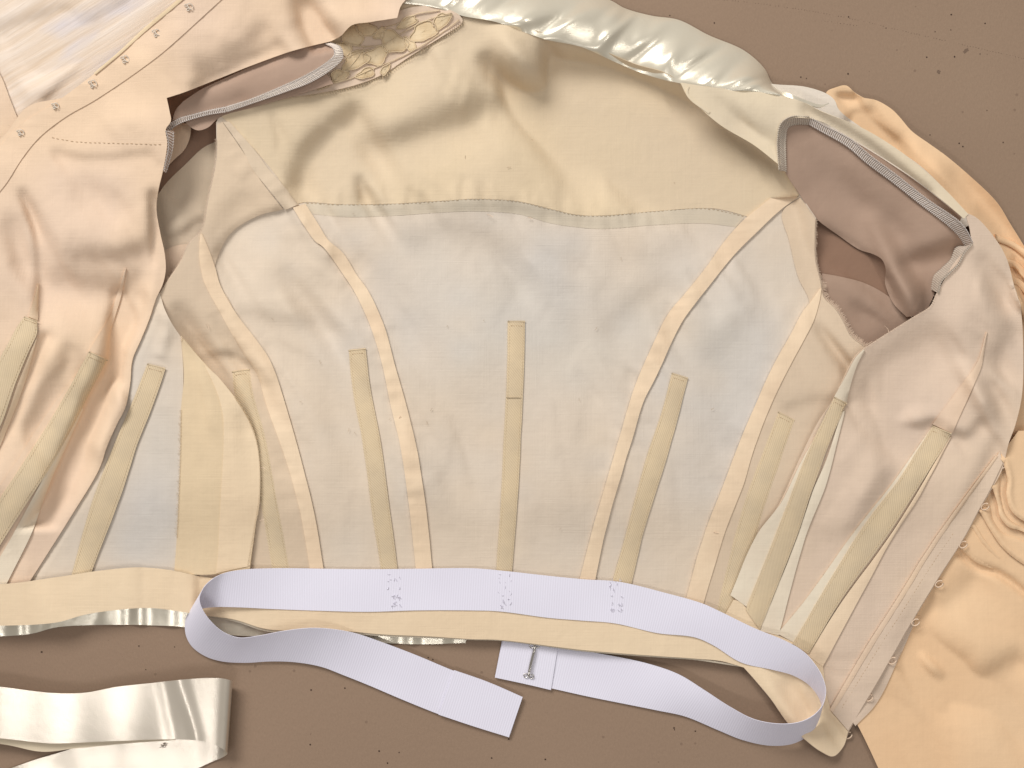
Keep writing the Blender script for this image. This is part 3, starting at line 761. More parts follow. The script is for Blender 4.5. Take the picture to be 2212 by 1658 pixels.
# seam tapes
def tape(L, R, off=4.2, th=3.2, pk=1.1, zf=BACK, name='seam_tape', mat='tape', label=None, plen=24):
    return strip(name, L, R, zf, off, M[mat], bod, th, 6, pk, plen, label=label, seed=len(L))
tape([(481, 262), (525, 326), (543, 362), (580, 408), (616, 453)], [(496, 262), (552, 326), (580, 364), (612, 400), (645, 441)], 3.4, 2.5, .8, mat='side')
tape([(632, 448), (656, 486), (681, 521), (697, 532), (742, 594), (767, 633), (800, 705), (825, 785), (843, 872), (865, 966), (883, 1090), (892, 1170), (899, 1240)],
     [(660, 440), (690, 488), (709, 518), (740, 545), (771, 594), (793, 624), (829, 701), (854, 792), (876, 868), (898, 958), (918, 1080), (927, 1160), (935, 1240)])
tape([(433, 505), (430, 545), (434, 579), (442, 611), (474, 672), (525, 763), (554, 806), (579, 886), (612, 976), (648, 1103), (671, 1240)],
     [(437, 505), (454, 545), (466, 580), (474, 611), (507, 672), (554, 734), (583, 777), (615, 868), (648, 985), (676, 1095), (701, 1240)])
tape([(1665, 427), (1607, 474), (1564, 521), (1526, 575), (1480, 633), (1444, 676), (1408, 748), (1372, 832), (1339, 940), (1307, 1049), (1281, 1139), (1250, 1258)],
     [(1727, 424), (1687, 452), (1633, 503), (1586, 550), (1533, 616), (1502, 655), (1474, 695), (1450, 741), (1414, 820), (1390, 868), (1368, 940), (1343, 1023), (1310, 1139), (1284, 1262)], 4.4, 3.4)
tape([(1772, 622), (1752, 650), (1734, 672), (1709, 719), (1665, 799), (1636, 864), (1600, 948), (1564, 1042), (1520, 1157), (1480, 1300)],
     [(1775, 624), (1770, 652), (1757, 694), (1709, 785), (1665, 875), (1629, 969), (1607, 1042), (1567, 1147), (1517, 1312)], 4.6, 3.6)

# boning channels
def bone(L, R, zf=BACK, off=2.8, label=None, ang=0, th=2.2, creases=()):
    o = strip('boning_channel', L, R, zf, off, M['bone'], bod, th, 8, .25, 60, crown=1.6, label=label, wob=.3)
    A, _ = resample(L, 60); B, _ = resample(R, 60)
    inset = lambda t: [tuple(A[i]*(1-t)+B[i]*t) for i in range(0, 60, 3)]+[tuple(A[-1]*(1-t)+B[-1]*t)]
    for t in (.11, .89):
        s = stitches('stitching', inset(t), zf, off+.9, M['thread_c'], o, 7, 4.6, .55, .2)
    i = 1
    stitches('stitching', [tuple(A[1]*.88+B[1]*.12), tuple(A[1]*.12+B[1]*.88)], zf, off+1.6, M['thread_d'], o, 5, 3.6, .6, .2)
    # rolled end
    p = [(*(A[0]*(1-t)+B[0]*t), float(zf(*(A[0]*(1-t)+B[0]*t)))+off-.2+.8*math.sin(math.pi*t)) for t in np.linspace(0, 1, 8)]
    tubes('folded_end', [p], 1.7, M['bone'], o, 6)
    return o
bone([(1097, 694), (1095, 800), (1088, 950), (1082, 1080), (1071, 1240)], [(1134, 694), (1132, 800), (1125, 950), (1118, 1080), (1106, 1240)])
bone([(753, 757), (760, 830), (785, 966), (803, 1103), (824, 1240)], [(790, 753), (798, 825), (822, 950), (842, 1100), (861, 1240)])
bone([(1451, 806), (1430, 886), (1394, 995), (1350, 1160), (1321, 1262)], [(1486, 817), (1473, 868), (1444, 976), (1390, 1150), (1362, 1270)])
bone([(1681, 890), (1658, 951), (1614, 1067), (1590, 1147), (1545, 1330)], [(1716, 908), (1701, 951), (1672, 1034), (1636, 1147), (1590, 1330)])
bone([(501, 803), (507, 850), (535, 960), (562, 1080), (590, 1240)], [(539, 798), (547, 850), (572, 940), (598, 1080), (627, 1240)])
tubes('crease', [[(x, 858-.0*x, float(BACK(x, 858))+6.0-.05*abs(x-1110)) for x in (1094, 1100, 1108, 1116, 1124)]], .9, M['bone'], bod, 5)

# waistband along the hem
g1 = 1/(1+np.exp((GXX-330)/14.0)); g2 = 1/(1+np.exp((GXX-432)/7.0))
WB = Field(np.maximum(BACK.a, np.maximum((LF.a+6)*g1, (SP.a+4.5)*g2)))
strip('waistband', [(-300, 1225), (-100, 1252), (0, 1261), (123, 1246), (217, 1232), (297, 1225), (362, 1230), (442, 1246), (507, 1250), (700, 1250), (900, 1250), (1082, 1255), (1263, 1275), (1400, 1295), (1500, 1325), (1600, 1385), (1640, 1420)],
      [(-300, 1330), (-100, 1348), (0, 1351), (123, 1344), (181, 1328), (253, 1317), (326, 1313), (398, 1322), (442, 1329), (507, 1338), (579, 1359), (720, 1361), (829, 1370), (923, 1374), (1017, 1380), (1082, 1382), (1263, 1404), (1426, 1417), (1499, 1422), (1560, 1428), (1608, 1442)],
      WB, 4.2, M['waist'], bod, 4, 10, .9, 60, crown=1.2)
strip('hem_fold', [(440, 1330), (507, 1338), (579, 1358), (720, 1360), (829, 1369), (923, 1373), (1017, 1379), (1082, 1381), (1263, 1403), (1426, 1416), (1499, 1421), (1600, 1436)],
      [(440, 1332), (507, 1342), (579, 1364), (720, 1366), (829, 1374), (923, 1378), (1017, 1382), (1082, 1384), (1263, 1407), (1426, 1420), (1499, 1425), (1600, 1440)], BACK, .5, M['allow'], bod, 3, 2, 0)
# satin facing showing under the hem
satz = lambda s, t, p: (0, 0, 2.2*math.sin(s*.075+2*math.sin(s*.021))+.6*math.sin(s*.17))
loft('satin_facing', [(-300, 1325, 10), (0, 1338, 10), (69, 1338, 11), (145, 1325, 11), (253, 1305, 11), (326, 1300, 11), (398, 1310, 11), (507, 1325, 10), (600, 1340, 9), (760, 1350, 8), (901, 1360, 8), (1010, 1370, 8)],
     [(-300, 1375, 4), (0, 1374, 5), (69, 1368, 5), (125, 1354, 5), (253, 1349, 5), (326, 1350, 5), (398, 1354, 5), (507, 1372, 5), (600, 1374, 4), (760, 1384, 4), (901, 1391, 4), (1006, 1388, 4)], M['satin'], bod, 22, 8, 1.0, satz)

# --- left side panel with the yellow facing
sheet('side_front_panel', [(345, 632, 1), (355, 665), (370, 696), (391, 728, 1), (396, 800), (394, 886), (392, 1000), (386, 1150), (376, 1245, 1), (300, 1228), (200, 1238), (0, 1266, 1), (-100, 1266, 1), (100, 1000, 1), (240, 760, 1), (300, 640, 1)],
      SP, M['back'], bod, 6.5, label='greyish side front lining panel')
sheet('facing_band', [(391, 726, 1), (427, 768), (460, 803), (507, 857), (536, 904), (554, 951), (561, 995), (561, 1067), (553, 1130), (540, 1228, 1), (465, 1240), (376, 1240, 1), (382, 1160), (389, 995), (391, 886), (397, 814)],
      SP, M['band'], bod, 6, off=2.6, thick=2.4)
strip('facing_edge', [(440, 785), (470, 850), (482, 900), (483, 960), (478, 1049), (470, 1203), (467, 1238)], [(470, 812), (507, 858), (536, 905), (556, 960), (562, 1067), (550, 1150), (540, 1222)], SP, 3.6, M['waist'], bod, 1.6, 6, .6, 40, crown=.2)
fringe([(536, 1220), (550, 1138), (561, 1067), (561, 995), (554, 951), (536, 904), (507, 857)][::-1], 110, 3.5, lambda x, y: SP(x, y)+2, M['thread_c'])
fringe([(391, 886), (389, 995), (382, 1160)][::-1], 90, 4, lambda x, y: SP(x, y)+1, M['thread_c'])
bone([(318, 786), (290, 857), (253, 944), (200, 1080), (152, 1250)], [(357, 796), (347, 828), (326, 886), (297, 958), (268, 1049), (235, 1139), (192, 1250)], SP, 4.0, 'wide peach boning channel beside the left side fold')

# --- left front panel and its shoulder strap
lfP = [(-300, 300, 1), (-150, 380, 1), (0, 300), (60, 230), (150, 205), (261, 130), (311, 62), (380, 0), (440, -60, 1), (900, -120, 1), (880, -5, 1), (866, 12), (858, 38, 1), (800, 47), (760, 54), (735, 78), (716, 88, 1), (633, 109), (543, 141), (471, 170), (400, 198), (360, 211, 1),
       (366, 239), (369, 261), (358, 279), (361, 308), (353, 362), (341, 416), (338, 452), (347, 507), (355, 543), (358, 580), (352, 612), (337, 645), (322, 690), (304, 734), (286, 777), (281, 828), (271, 879), (253, 915), (232, 962), (214, 1013), (150, 1120), (60, 1262, 1), (-100, 1275, 1), (-300, 1250, 1)]
sheet('front_lining', lfP, LF, M['front'], bod, 6.5, label='peach front lining panel folded over on the left')
stitches('stitching', [(110, 296), (160, 305), (220, 308), (290, 310), (350, 312)], LF, 1.0, M['thread_d'], bod, 10, 5, .5)
# darts with boning on the left
strip('dart_allowance', [(271, 578), (253, 633), (239, 680), (215, 720), (190, 760)], [(273, 580), (261, 643), (242, 705), (235, 741), (230, 778)], LF, 3.5, M['front'], bod, 3.2, 4, .3)
strip('dart_allowance', [(178, 880), (140, 940), (80, 1058), (0, 1203), (-60, 1300)], [(180, 884), (159, 930), (109, 1040), (69, 1149), (14, 1262)], LF, 4.0, M['cream'], bod, 3, 4, .5)
strip('dart_allowance', [(180, 790), (110, 880), (20, 1020), (-120, 1230)], [(192, 792), (130, 885), (40, 1030), (-90, 1240)], LF, 3.0, M['front'], bod, 2.4, 3, .4)
bone([(192, 760), (170, 800), (125, 880), (60, 985), (-60, 1170), (-90, 1240)], [(232, 778), (222, 796), (195, 846), (174, 888), (120, 990), (47, 1103), (-10, 1195), (-40, 1250)], LF, 5.5)
bone([(52, 684), (40, 700), (20, 737), (-10, 790), (-100, 960)], [(80, 694), (80, 719), (64, 755), (36, 821), (0, 920), (-50, 1000)], LF, 5.0)
strip('dart_allowance', [(83, 612), (72, 650), (62, 684)], [(84, 612), (83, 650), (82, 692)], LF, 3.0, M['tape'], bod, 2.4, 3)
strip('dart_allowance', [(76, 735), (40, 825), (4, 925), (-40, 1020)], [(82, 725), (52, 830), (14, 930), (-20, 1010)], LF, 3.0, M['tape'], bod, 2.4, 3)
# hook tape on the left
HT = lambda x, y: LF(x, y)
strip('hook_tape', [(-150, 440), (-40, 350), (0, 315), (43, 270), (119, 221), (203, 159), (261, 109), (311, 62), (387, -2), (440, -50)],
      [(-60, 480), (10, 400), (46, 345), (83, 298), (145, 250), (205, 216), (297, 154), (344, 119), (398, 72), (445, 29), (485, -8), (530, -50)], HT, 1.8, M['front'], bod, 1.6, 10, .9, 32, label='peach tape strip holding a row of thread eyes')
strip('tape_piping', [(203, 157), (261, 107), (311, 60), (387, -4), (430, -45)], [(206, 161), (265, 112), (316, 66), (392, 2), (436, -38)], HT, 4.4, M['band'], bod, 3, 3, 0, label='golden folded edge')
def ring(cx, cy, z, rx, ry, a, n=12, open_=0.0):
    P = []
    for k in range(n+1):
        t = 2*math.pi*(open_+(1-2*open_)*k/n); X = rx*math.cos(t); Y = ry*math.sin(t)
        P.append((cx+X*math.cos(a)-Y*math.sin(a), cy+X*math.sin(a)+Y*math.cos(a), z+.8*math.sin(t*2)))
    return P
for i, (x, y) in enumerate([(408, 12), (338, 68), (270, 125), (200, 178), (119, 226), (44, 284)]):
    z = float(LF(x, y))+4.6; s = 1.0 if i < 4 else .8
    tubes('thread_eye', [ring(x+3, y+1, z+1.2, 7.5*s, 4.6*s, .9, 16, .05), ring(x-6*s, y-1, z, 3.2*s, 2.4*s, 0), ring(x-2, y+8*s, z, 3.2*s, 2.4*s, .6)], 1.15, M['thread_g'], bod, 6)

# --- brushed sheer fabric at the top left (another garment piece below)
shf = folds([([(60, 100), (200, 60), (320, -20)], 20, -.3), ([(0, 60), (140, 20)], 14, -.25), ([(60, 190), (180, 120)], 12, .2), ([(100, 215), (250, 90)], 8, -.4)], 60, .05, 77, 40)
SHF = Field(np.maximum(shf+9, 3))
fab = tag(sheet('sheer_fabric', [(-300, -300, 1), (700, -300, 1), (500, -40, 1), (330, 90, 1), (200, 200, 1), (60, 290, 1), (-20, 330, 1), (-300, 480, 1)], SHF, M['brushed'], None, 8),
    'sheer white fabric with pale lilac brushstrokes in the top left corner', 'fabric')
strip('centre_front_edge', [(-120, 60), (-40, 90), (0, 160), (26, 225), (46, 275)], [(-200, 200), (-120, 300), (-60, 330), (-20, 320), (20, 300)], SHF, 4, M['front'], bod, 3, 8, .5, label='peach edge triangle beside the sheer fabric')

# --- left armhole roll with overlock
sheet('sleeve_roll', [(395, 219, 1), (434, 193), (507, 159), (615, 112), (702, 93), (722, 98), (734, 112), (714, 142), (670, 170), (615, 192), (543, 218), (489, 236), (416, 250), (372, 266, 1), (378, 240)], LM, M['mauve'], bod, 6, label='mauve sleeve lining rolled over the left armhole')
sheet('armhole_shadow_gap', [(358, 208, 1), (420, 185, 1), (440, 200), (400, 222), (376, 245), (368, 262, 1)], lambda x, y: 12+0*x, M['mauve_shade'], bod, 6)  # dark sheet standing in for the shade under the strap edge

def overlock(P, Q, mat, parent, base_mat, step=5.0, r=.75, slant=3.0, dense=1):
    """serged edge: a cloth edge strip between inner line P and outer line Q (3D) wrapped in looped thread"""
    n0 = max(10, int(sum(math.dist(a, b) for a, b in zip(Q[:-1], Q[1:]))/step))
    A, _ = resample(P, n0, 3); B, _ = resample(Q, n0, 3)
    V = []; m = 4
    for i in range(n0):
        for k in range(m+1):
            t = k/m; p = A[i]*(1-t)+B[i]*t; V.append((p[0], p[1], p[2]+1.5*math.sin(math.pi*t)))
    F = [[i*(m+1)+k, (i+1)*(m+1)+k, (i+1)*(m+1)+k+1, i*(m+1)+k+1] for i in range(n0-1) for k in range(m)]
    o = mkobj('overlock_edging', V, F, base_mat, parent, True, None, 2.0, offset=0)
    n = n0*dense; A, _ = resample(P, n, 3); B, _ = resample(Q, n, 3); paths = []
    T = np.gradient(B, axis=0); T /= np.linalg.norm(T, axis=1)[:, None]+1e-9
    for i in range(n-1):
        j = min(n-1, i+1)
        a = A[i]; b = B[j]; jit = random.uniform(-.25, .25)
        paths.append([a*(1-t)+b*t+np.array([0, 0, 2.6+1.1*math.sin(math.pi*t)])+T[i]*slant*jit*math.sin(math.pi*t) for t in (0, .25, .5, .75, 1)])
    o2 = tubes('overlock_thread', paths, r, mat, o, 4, 'stuff')
    ch = []
    for off_, rad in ((0.0, 2.4), (1.0, 2.0)):
        e = B if off_ == 0 else A
        pts = []
        for i in range(n-1):
            for k in range(4):
                t = k/4; p = e[i]*(1-t)+e[i+1]*t; ph = 2*math.pi*t
                nrm = np.array([-T[i][1], T[i][0], 0])
                pts.append(p+nrm*rad*math.sin(ph)*.8+T[i]*rad*math.cos(ph)*.5+np.array([0, 0, 2.6+1.0*math.cos(ph)]))
        ch.append(pts)
    tubes('looper_thread', ch, r*.9, mat, o, 4, 'stuff')
    return o
def zP(pts, zf, add=0): return [(x, y, float(zf(x, y))+add) for x, y in pts]
overlock(zP([(702, 94), (719, 104), (722, 118), (700, 138), (660, 162), (615, 183), (543, 213), (489, 230)], LM, 1.5),
         zP([(712, 92), (737, 104), (739, 124), (717, 147), (670, 176), (615, 197), (543, 222), (489, 240)], LM, .5), M['thread_w'], bod, M['white'], 4.2, .8)
overlock(zP([(489, 230), (450, 238), (416, 247), (385, 256), (366, 268), (358, 280)], LM, 1.5), zP([(489, 240), (450, 246), (416, 255), (388, 265), (371, 276), (366, 284)], LM, .5), M['thread_w'], bod, M['edge'], 4.4, .95)
overlock(zP([(358, 282), (362, 300), (363, 320), (358, 345), (353, 370)], LF, -2), zP([(374, 282), (374, 300), (372, 320), (366, 345), (358, 372)], LF, -10), M['thread_w'], bod, M['mauve'], 5.5, .8)

# lace insert
def lace():
    P = [(717, 150, 1), (728, 110), (742, 78), (764, 54), (829, 43), (870, 20), (937, 12), (974, 22), (996, 36), (999, 47), (952, 80), (910, 106), (883, 123), (829, 159), (775, 181), (720, 195), (660, 205), (600, 212, 1), (640, 190)]
    lz = Field(BACK.a+7+1.6*vnoise(5, 22))
    o = sheet('lace_insert', P, lz, M['lace'], bod, 5, 1.6, label='ecru lace insert on mauve net at the neckline')
    rims = [(760, 75, 24, 17, .9), (790, 62, 20, 14, .4), (850, 90, 27, 19, .5), (812, 120, 24, 16, -.4), (768, 130, 26, 16, -.5), (733, 163, 17, 11, -.2), (915, 68, 26, 17, -.5),
            (955, 44, 19, 12, -.7), (880, 48, 20, 9, -.5), (745, 105, 16, 12, .8), (790, 158, 18, 9, -.4), (832, 150, 12, 6, -.9), (700, 182, 16, 7, -.3), (885, 95, 15, 8, .9), (820, 72, 14, 8, -.7)]
    for i, (x, y, a, b, r) in enumerate(rims):
        V = []; F = []; n = 26; R = 5; rr = np.random.RandomState(i); a *= 1.15; b *= 1.15
        ph = rr.rand()*6
        for j in range(R+1):
            q = j/R
            for k in range(n):
                t = 2*math.pi*k/n; l = 1+.14*math.sin(3*t+ph)+.08*math.sin(5*t+2*ph)
                X = a*q*l*math.cos(t); Y = b*q*l*math.sin(t)
                px, py = x+X*math.cos(r)-Y*math.sin(r), y+X*math.sin(r)+Y*math.cos(r)
                V.append((px, py, float(lz(px, py))+(2.0 if q < .99 else .3)+.8*(rr.rand()-.5)*(q < .9)))
        for j in range(R):
            for k in range(n):
                k2 = (k+1) % n; F.append([j*n+k, (j+1)*n+k, (j+1)*n+k2, j*n+k2])
        mo = mkobj('lace_motif', V, F, M['motif'], o)
        pth = []
        for k in range(n+1):
            v = V[R*n+k % n]; pth.append((v[0], v[1], v[2]+2.0))
        tubes('motif_cord', [pth], 1.3, M['thread_c'], o, 5)
    # connecting cords
    cs = []
    for P2 in ([(722, 180), (760, 168), (800, 150), (850, 130), (900, 105), (960, 66), (992, 42)], [(745, 95), (780, 100), (830, 95), (870, 70), (930, 40), (975, 30)], [(726, 140), (760, 118), (800, 105)],
               [(829, 60), (860, 50), (900, 30), (950, 22)], [(700, 190), (750, 150), (790, 100)]):
        q, _ = resample(P2, 40); cs.append([(x, y, float(lz(x, y))+2.4) for x, y in q])
    tubes('lace_cord', cs, 1.1, M['thread_c'], o, 5)
    fr = []
    q, _ = resample([(1000, 47), (952, 82), (910, 108), (883, 125), (829, 161), (775, 183), (720, 197), (660, 207)], 70)
    for x, y in q: fr.append([(x-1, y-2, float(lz(x, y))+2), (x+2, y+2, float(lz(x, y))+2), (x+random.uniform(1, 4), y+random.uniform(3, 6), float(lz(x, y)))])
    tubes('lace_edge_thread', fr, .6, M['thread_c'], o, 4, 'stuff')
lace()

# --- right front
rfP = [(1866, 752, 1), (1918, 719), (1969, 687), (2009, 661), (2022, 635, 1), (2042, 600), (2062, 566), (2100, 527, 1), (2094, 490), (2084, 458, 1), (2110, 470), (2157, 525), (2176, 562), (2190, 614), (2205, 669), (2210, 740), (2208, 850), (2194, 915),
       (2178, 960), (2165, 1013), (2139, 1062), (2114, 1105), (2085, 1159), (2034, 1239), (1966, 1351), (1900, 1467), (1834, 1579, 1), (1822, 1612), (1800, 1634), (1774, 1624), (1738, 1597), (1701, 1561), (1665, 1510), (1629, 1467), (1596, 1430, 1), (1560, 1370, 1), (1590, 1290), (1611, 1240),
       (1650, 1150), (1690, 1075), (1730, 985), (1765, 915), (1803, 857), (1830, 800), (1848, 768)]
sheet('front_lining', rfP, RF, M['rfront'], bod, 6.5, label='blush front lining panel spread out on the right')
fringe([(2022, 635), (2009, 661), (1969, 687), (1918, 719), (1870, 750)][::-1], 40, 1.5, RF, M['thread_p'])
# hem corner facing at the tip and the band end
sheet('hem_facing', [(1585, 1295, 1), (1600, 1300), (1611, 1312, 1), (1640, 1350), (1680, 1372), (1712, 1386), (1748, 1412), (1778, 1440, 1), (1785, 1500, 1), (1796, 1538, 1), (1832, 1580, 1), (1822, 1612), (1800, 1633), (1774, 1623), (1738, 1596), (1701, 1560), (1665, 1509), (1629, 1466), (1602, 1436, 1), (1570, 1400, 1), (1565, 1330, 1)],
      RF, M['waist'], bod, 6, off=2.5)
strip('dart_allowance', [(1866, 754), (1848, 772), (1825, 815), (1801, 858)], [(1868, 757), (1853, 785), (1838, 830), (1829, 872)], RF, 4.0, M['cream'], bod, 3.5, 4, .3)
strip('dart_allowance', [(1770, 928), (1728, 1002), (1690, 1081), (1632, 1160), (1578, 1285)], [(1774, 926), (1745, 985), (1718, 1060), (1680, 1150), (1615, 1312)], RF, 3.2, M['cream'], bod, 3, 4, .5)
strip('dart_allowance', [(1818, 890), (1786, 990), (1756, 1060), (1718, 1170), (1640, 1362)], [(1826, 886), (1806, 965), (1785, 1045), (1740, 1160), (1682, 1372)], RF, 3.4, M['cream'], bod, 3, 4, .4)
strip('dart_allowance', [(2010, 925), (1930, 1040), (1840, 1155), (1740, 1295), (1679, 1368)], [(2018, 925), (1940, 1050), (1864, 1150), (1770, 1310), (1716, 1388)], RF, 3.2, M['cream'], bod, 3, 4, .5)
strip('dart_allowance', [(2050, 945), (1950, 1115), (1906, 1180), (1818, 1300), (1745, 1415)], [(2056, 942), (1982, 1078), (1930, 1158), (1866, 1275), (1777, 1440)], RF, 3.4, M['tape'], bod, 3, 4, .4)
strip('dart_allowance', [(2131, 716), (2112, 780), (2070, 840), (2014, 916)], [(2133, 718), (2120, 790), (2100, 840), (2056, 936)], RF, 2.6, M['front'], bod, 2.6, 5, .4)
bone([(1802, 858), (1781, 900), (1748, 969), (1723, 1031), (1676, 1154), (1611, 1316)], [(1829, 872), (1820, 890), (1792, 958), (1759, 1045), (1723, 1154), (1641, 1360)], RF, 5.4)
bone([(2014, 920), (1991, 958), (1937, 1042), (1864, 1139), (1795, 1250), (1712, 1390)], [(2055, 937), (2034, 973), (1955, 1098), (1915, 1160), (1821, 1290), (1747, 1412)], RF, 5.4)
# eye strip
strip('eye_tape', [(2160, 975), (2120, 1030), (2045, 1134), (2005, 1196), (1947, 1290), (1882, 1391), (1839, 1463), (1796, 1536)], [(2166, 1000), (2136, 1062), (2112, 1105), (2083, 1159), (2032, 1239), (1964, 1351), (1898, 1467), (1832, 1578)], RF, 3.2, M['rfront'], bod, 3, 6, .7, 36, label='pinkish folded tape holding a row of thread loops')
strip('placket_fold', [(2150, 985), (2044, 1128), (2000, 1192), (1942, 1286), (1877, 1387), (1834, 1459), (1792, 1532)], [(2156, 985), (2052, 1132), (2008, 1197), (1950, 1292), (1886, 1394), (1843, 1466), (1799, 1539)], RF, 4.6, M['front'], bod, 3.6, 3, .3)
stitches('stitching', [(2060, 1150), (2016, 1215), (1958, 1306), (1893, 1408), (1812, 1540)], RF, 3.9, M['thread_d'], bod, 8, 4.5, .5)
strip('placket_lining', [(1970, 1330), (1920, 1420), (1880, 1500), (1840, 1556)], [(1976, 1345), (1938, 1430), (1893, 1520), (1848, 1568)], lambda x, y: SL(x, y)+0*x, 6, M['rfront'], bod, 3, 4, .3)
for x, y in [(2166, 1004), (2128, 1094), (2081, 1176), (2029, 1261), (1978, 1344), (1928, 1427), (1877, 1507), (1832, 1588)]:
    z = float(RF(x-12, y-4))+1
    tubes('thread_eye', [ring(x, y, z, 9, 6.5, -.5, 16, .06)], 1.5, M['thread_p'], bod, 6)

# --- ivory right shoulder strap
stz = lambda x, y: base_st(x, y)
base_st = Field(smax(base([(1490, 195, 76), (1600, 240, 70), (1680, 300, 66), (1760, 240, 84), (1860, 280, 86), (1990, 365, 88), (2090, 470, 86)], 70)+folds([([(1560, 215), (1640, 250)], 18, -.15), ([(1600, 250), (1680, 300)], 20, -.2), ([(1740, 232), (1860, 300), (2000, 410)], 9, -.45)], 50, .02, 88, 50), BACK.a+6, 3))
sheet('shoulder_strap', [(1470, 178, 1), (1557, 190), (1636, 196), (1727, 217), (1774, 240), (1861, 275), (1930, 316), (1991, 362), (2045, 412), (2092, 462, 1), (2082, 472, 1), (2040, 436), (1975, 385), (1900, 335), (1830, 292), (1779, 264), (1750, 255, 1), (1712, 255), (1690, 268), (1684, 310), (1686, 358, 1), (1629, 313), (1557, 270), (1505, 226), (1480, 200, 1)],
      base_st, M['strap'], bod, 6, off=1, label='ivory right shoulder strap beside the armhole')
sheet('strap_lining', [(1760, 258, 1), (1830, 296), (1900, 338), (1975, 388), (2040, 438), (2078, 468, 1), (2070, 484, 1), (1998, 432), (1933, 382), (1879, 342), (1832, 304), (1775, 270, 1)], lambda x, y: 62+0*x, M['mauve'], bod, 6)
strip('seam_ridge', [(1484, 187), (1481, 200), (1490, 214), (1530, 245)], [(1489, 187), (1486, 199), (1494, 211), (1534, 241)], base_st, 2.4, M['strap'], bod, 2, 2)
# overlock of the right armhole
overlock(zP([(1698, 370), (1697, 335), (1697, 300), (1702, 275), (1718, 268), (1748, 268)], MZ, 1), zP([(1684, 368), (1681, 335), (1680, 300), (1688, 266), (1709, 252), (1748, 252)], base_st, 2), M['thread_g'], bod, M['edge'], 4.4, .95)
overlock(zP([(1748, 268), (1772, 282), (1828, 314), (1873, 352), (1927, 392), (1990, 442), (2050, 488), (2074, 512), (2086, 532)], MZ, 4),
         zP([(1748, 252), (1778, 270), (1836, 300), (1882, 338), (1936, 378), (2002, 430), (2073, 480), (2090, 502), (2101, 525)], base_st, -3), M['thread_w'], bod, M['edge'], 4.4, .95)
overlock(zP([(2086, 532), (2066, 534), (2054, 560), (2034, 580), (2018, 596), (2012, 625)], MZ, 3), zP([(2101, 525), (2084, 544), (2070, 570), (2050, 590), (2034, 606), (2026, 632)], RF, 2), M['thread_g'], bod, M['edge'], 4.4, .95)

# --- satin collar
fr_ = []
r_ = np.random.RandomState(11); s_ = 0
while s_ < 1200:
    fr_.append((s_, r_.uniform(10, 24), r_.uniform(4, 12)*r_.choice([1, 1, -.8]), r_.uniform(-35, 30), r_.uniform(.1, .9), r_.uniform(.25, .6))); s_ += r_.uniform(16, 40)
def coll(s, t, p):
    z = 20*math.sin(math.pi*t)**.8
    e = math.sin(math.pi*min(1, max(0, t)))**.5
    for s0, wd, a, k, tc_, tw in fr_:
        z += a*math.exp(-((s-s0-k*t)/wd)**2)*math.exp(-((t-tc_)/tw)**2)*e
    fold = 3*math.sin(s*.03)*math.sin(math.pi*t)
    return (0, fold, z)
loft('satin_collar', [(700, -120, 10), (860, -90, 10), (1000, -70, 8), (1100, -60, 8), (1200, -38, 8), (1317, 0, 8), (1350, 18, 8), (1408, 34, 8), (1466, 43, 8), (1531, 76, 8), (1607, 109, 8), (1651, 148, 8), (1668, 180, 8), (1701, 206, 12), (1730, 217, 20)],
     [(720, -20, float(BACK(720, -20))+7), (820, 0, float(BACK(820, 0))+7), (940, 16, float(BACK(940, 16))+7), (1000, 34, float(BACK(1000, 34))+7), (1071, 47, float(BACK(1071, 47))+7), (1173, 83, float(BACK(1173, 83))+7), (1256, 101, float(BACK(1256, 101))+7), (1330, 134, float(BACK(1330, 134))+7), (1385, 157, float(BACK(1385, 157))+7), (1444, 174, float(BACK(1444, 174))+7), (1517, 188, float(BACK(1517, 188))+7), (1580, 195, float(BACK(1580, 195))+7), (1636, 199, float(BACK(1636, 199))+7), (1690, 211, float(BACK(1690, 211))+7), (1732, 221, float(BACK(1732, 221))+7)],
     M['satin'], bod, 14, 26, 1.2, coll, label='ruched ivory satin collar along the neckline')
loft('satin_tail', [(1690, 196, 50), (1715, 206, 60), (1745, 218, 58), (1775, 226, 50), (1790, 222, 44)], [(1690, 212, 48), (1718, 217, 66), (1745, 226, 62), (1770, 232, 56), (1790, 224, 44)], M['satin'], bod, 6, 4, 1.5)

# --- white grosgrain waist stay
ws = tag(empty('waist_stay'), None); ws.parent = bod
ws['label'] = 'white grosgrain ribbon sewn across the waist with two free ends'
T = [(1129, 1505, 7), (1060, 1475, 9), (982, 1449, 10), (900, 1415, 13), (829, 1388, 18), (770, 1368, 28), (724, 1359, 40), (670, 1356, 50), (615, 1362, 50), (557, 1373, 48), (518, 1377, 50), (485, 1366, 58), (456, 1342, 72), (437, 1315, 78), (431, 1293, 78), (438, 1272, 74),
     (455, 1253, 62), (480, 1239, 50), (515, 1231, 42), (590, 1227, 32), (700, 1228, 27), (800, 1229, 27), (901, 1228, 27), (1021, 1227, 27), (1082, 1232, 27), (1191, 1244, 27), (1263, 1251, 27), (1336, 1256, 27), (1444, 1282, 28), (1517, 1303, 32), (1557, 1321, 36), (1629, 1356, 44), (1701, 1386, 58), (1738, 1409, 70), (1763, 1438, 82), (1777, 1463, 88), (1784, 1492, 90),
     (1778, 1520, 88), (1759, 1543, 84), (1730, 1558, 78), (1687, 1563, 70), (1629, 1553, 56), (1575, 1525, 44), (1520, 1489, 32), (1466, 1456, 22), (1400, 1433, 12), (1300, 1412, 6), (1200, 1396, 4.5), (1086, 1376, 4.5)]
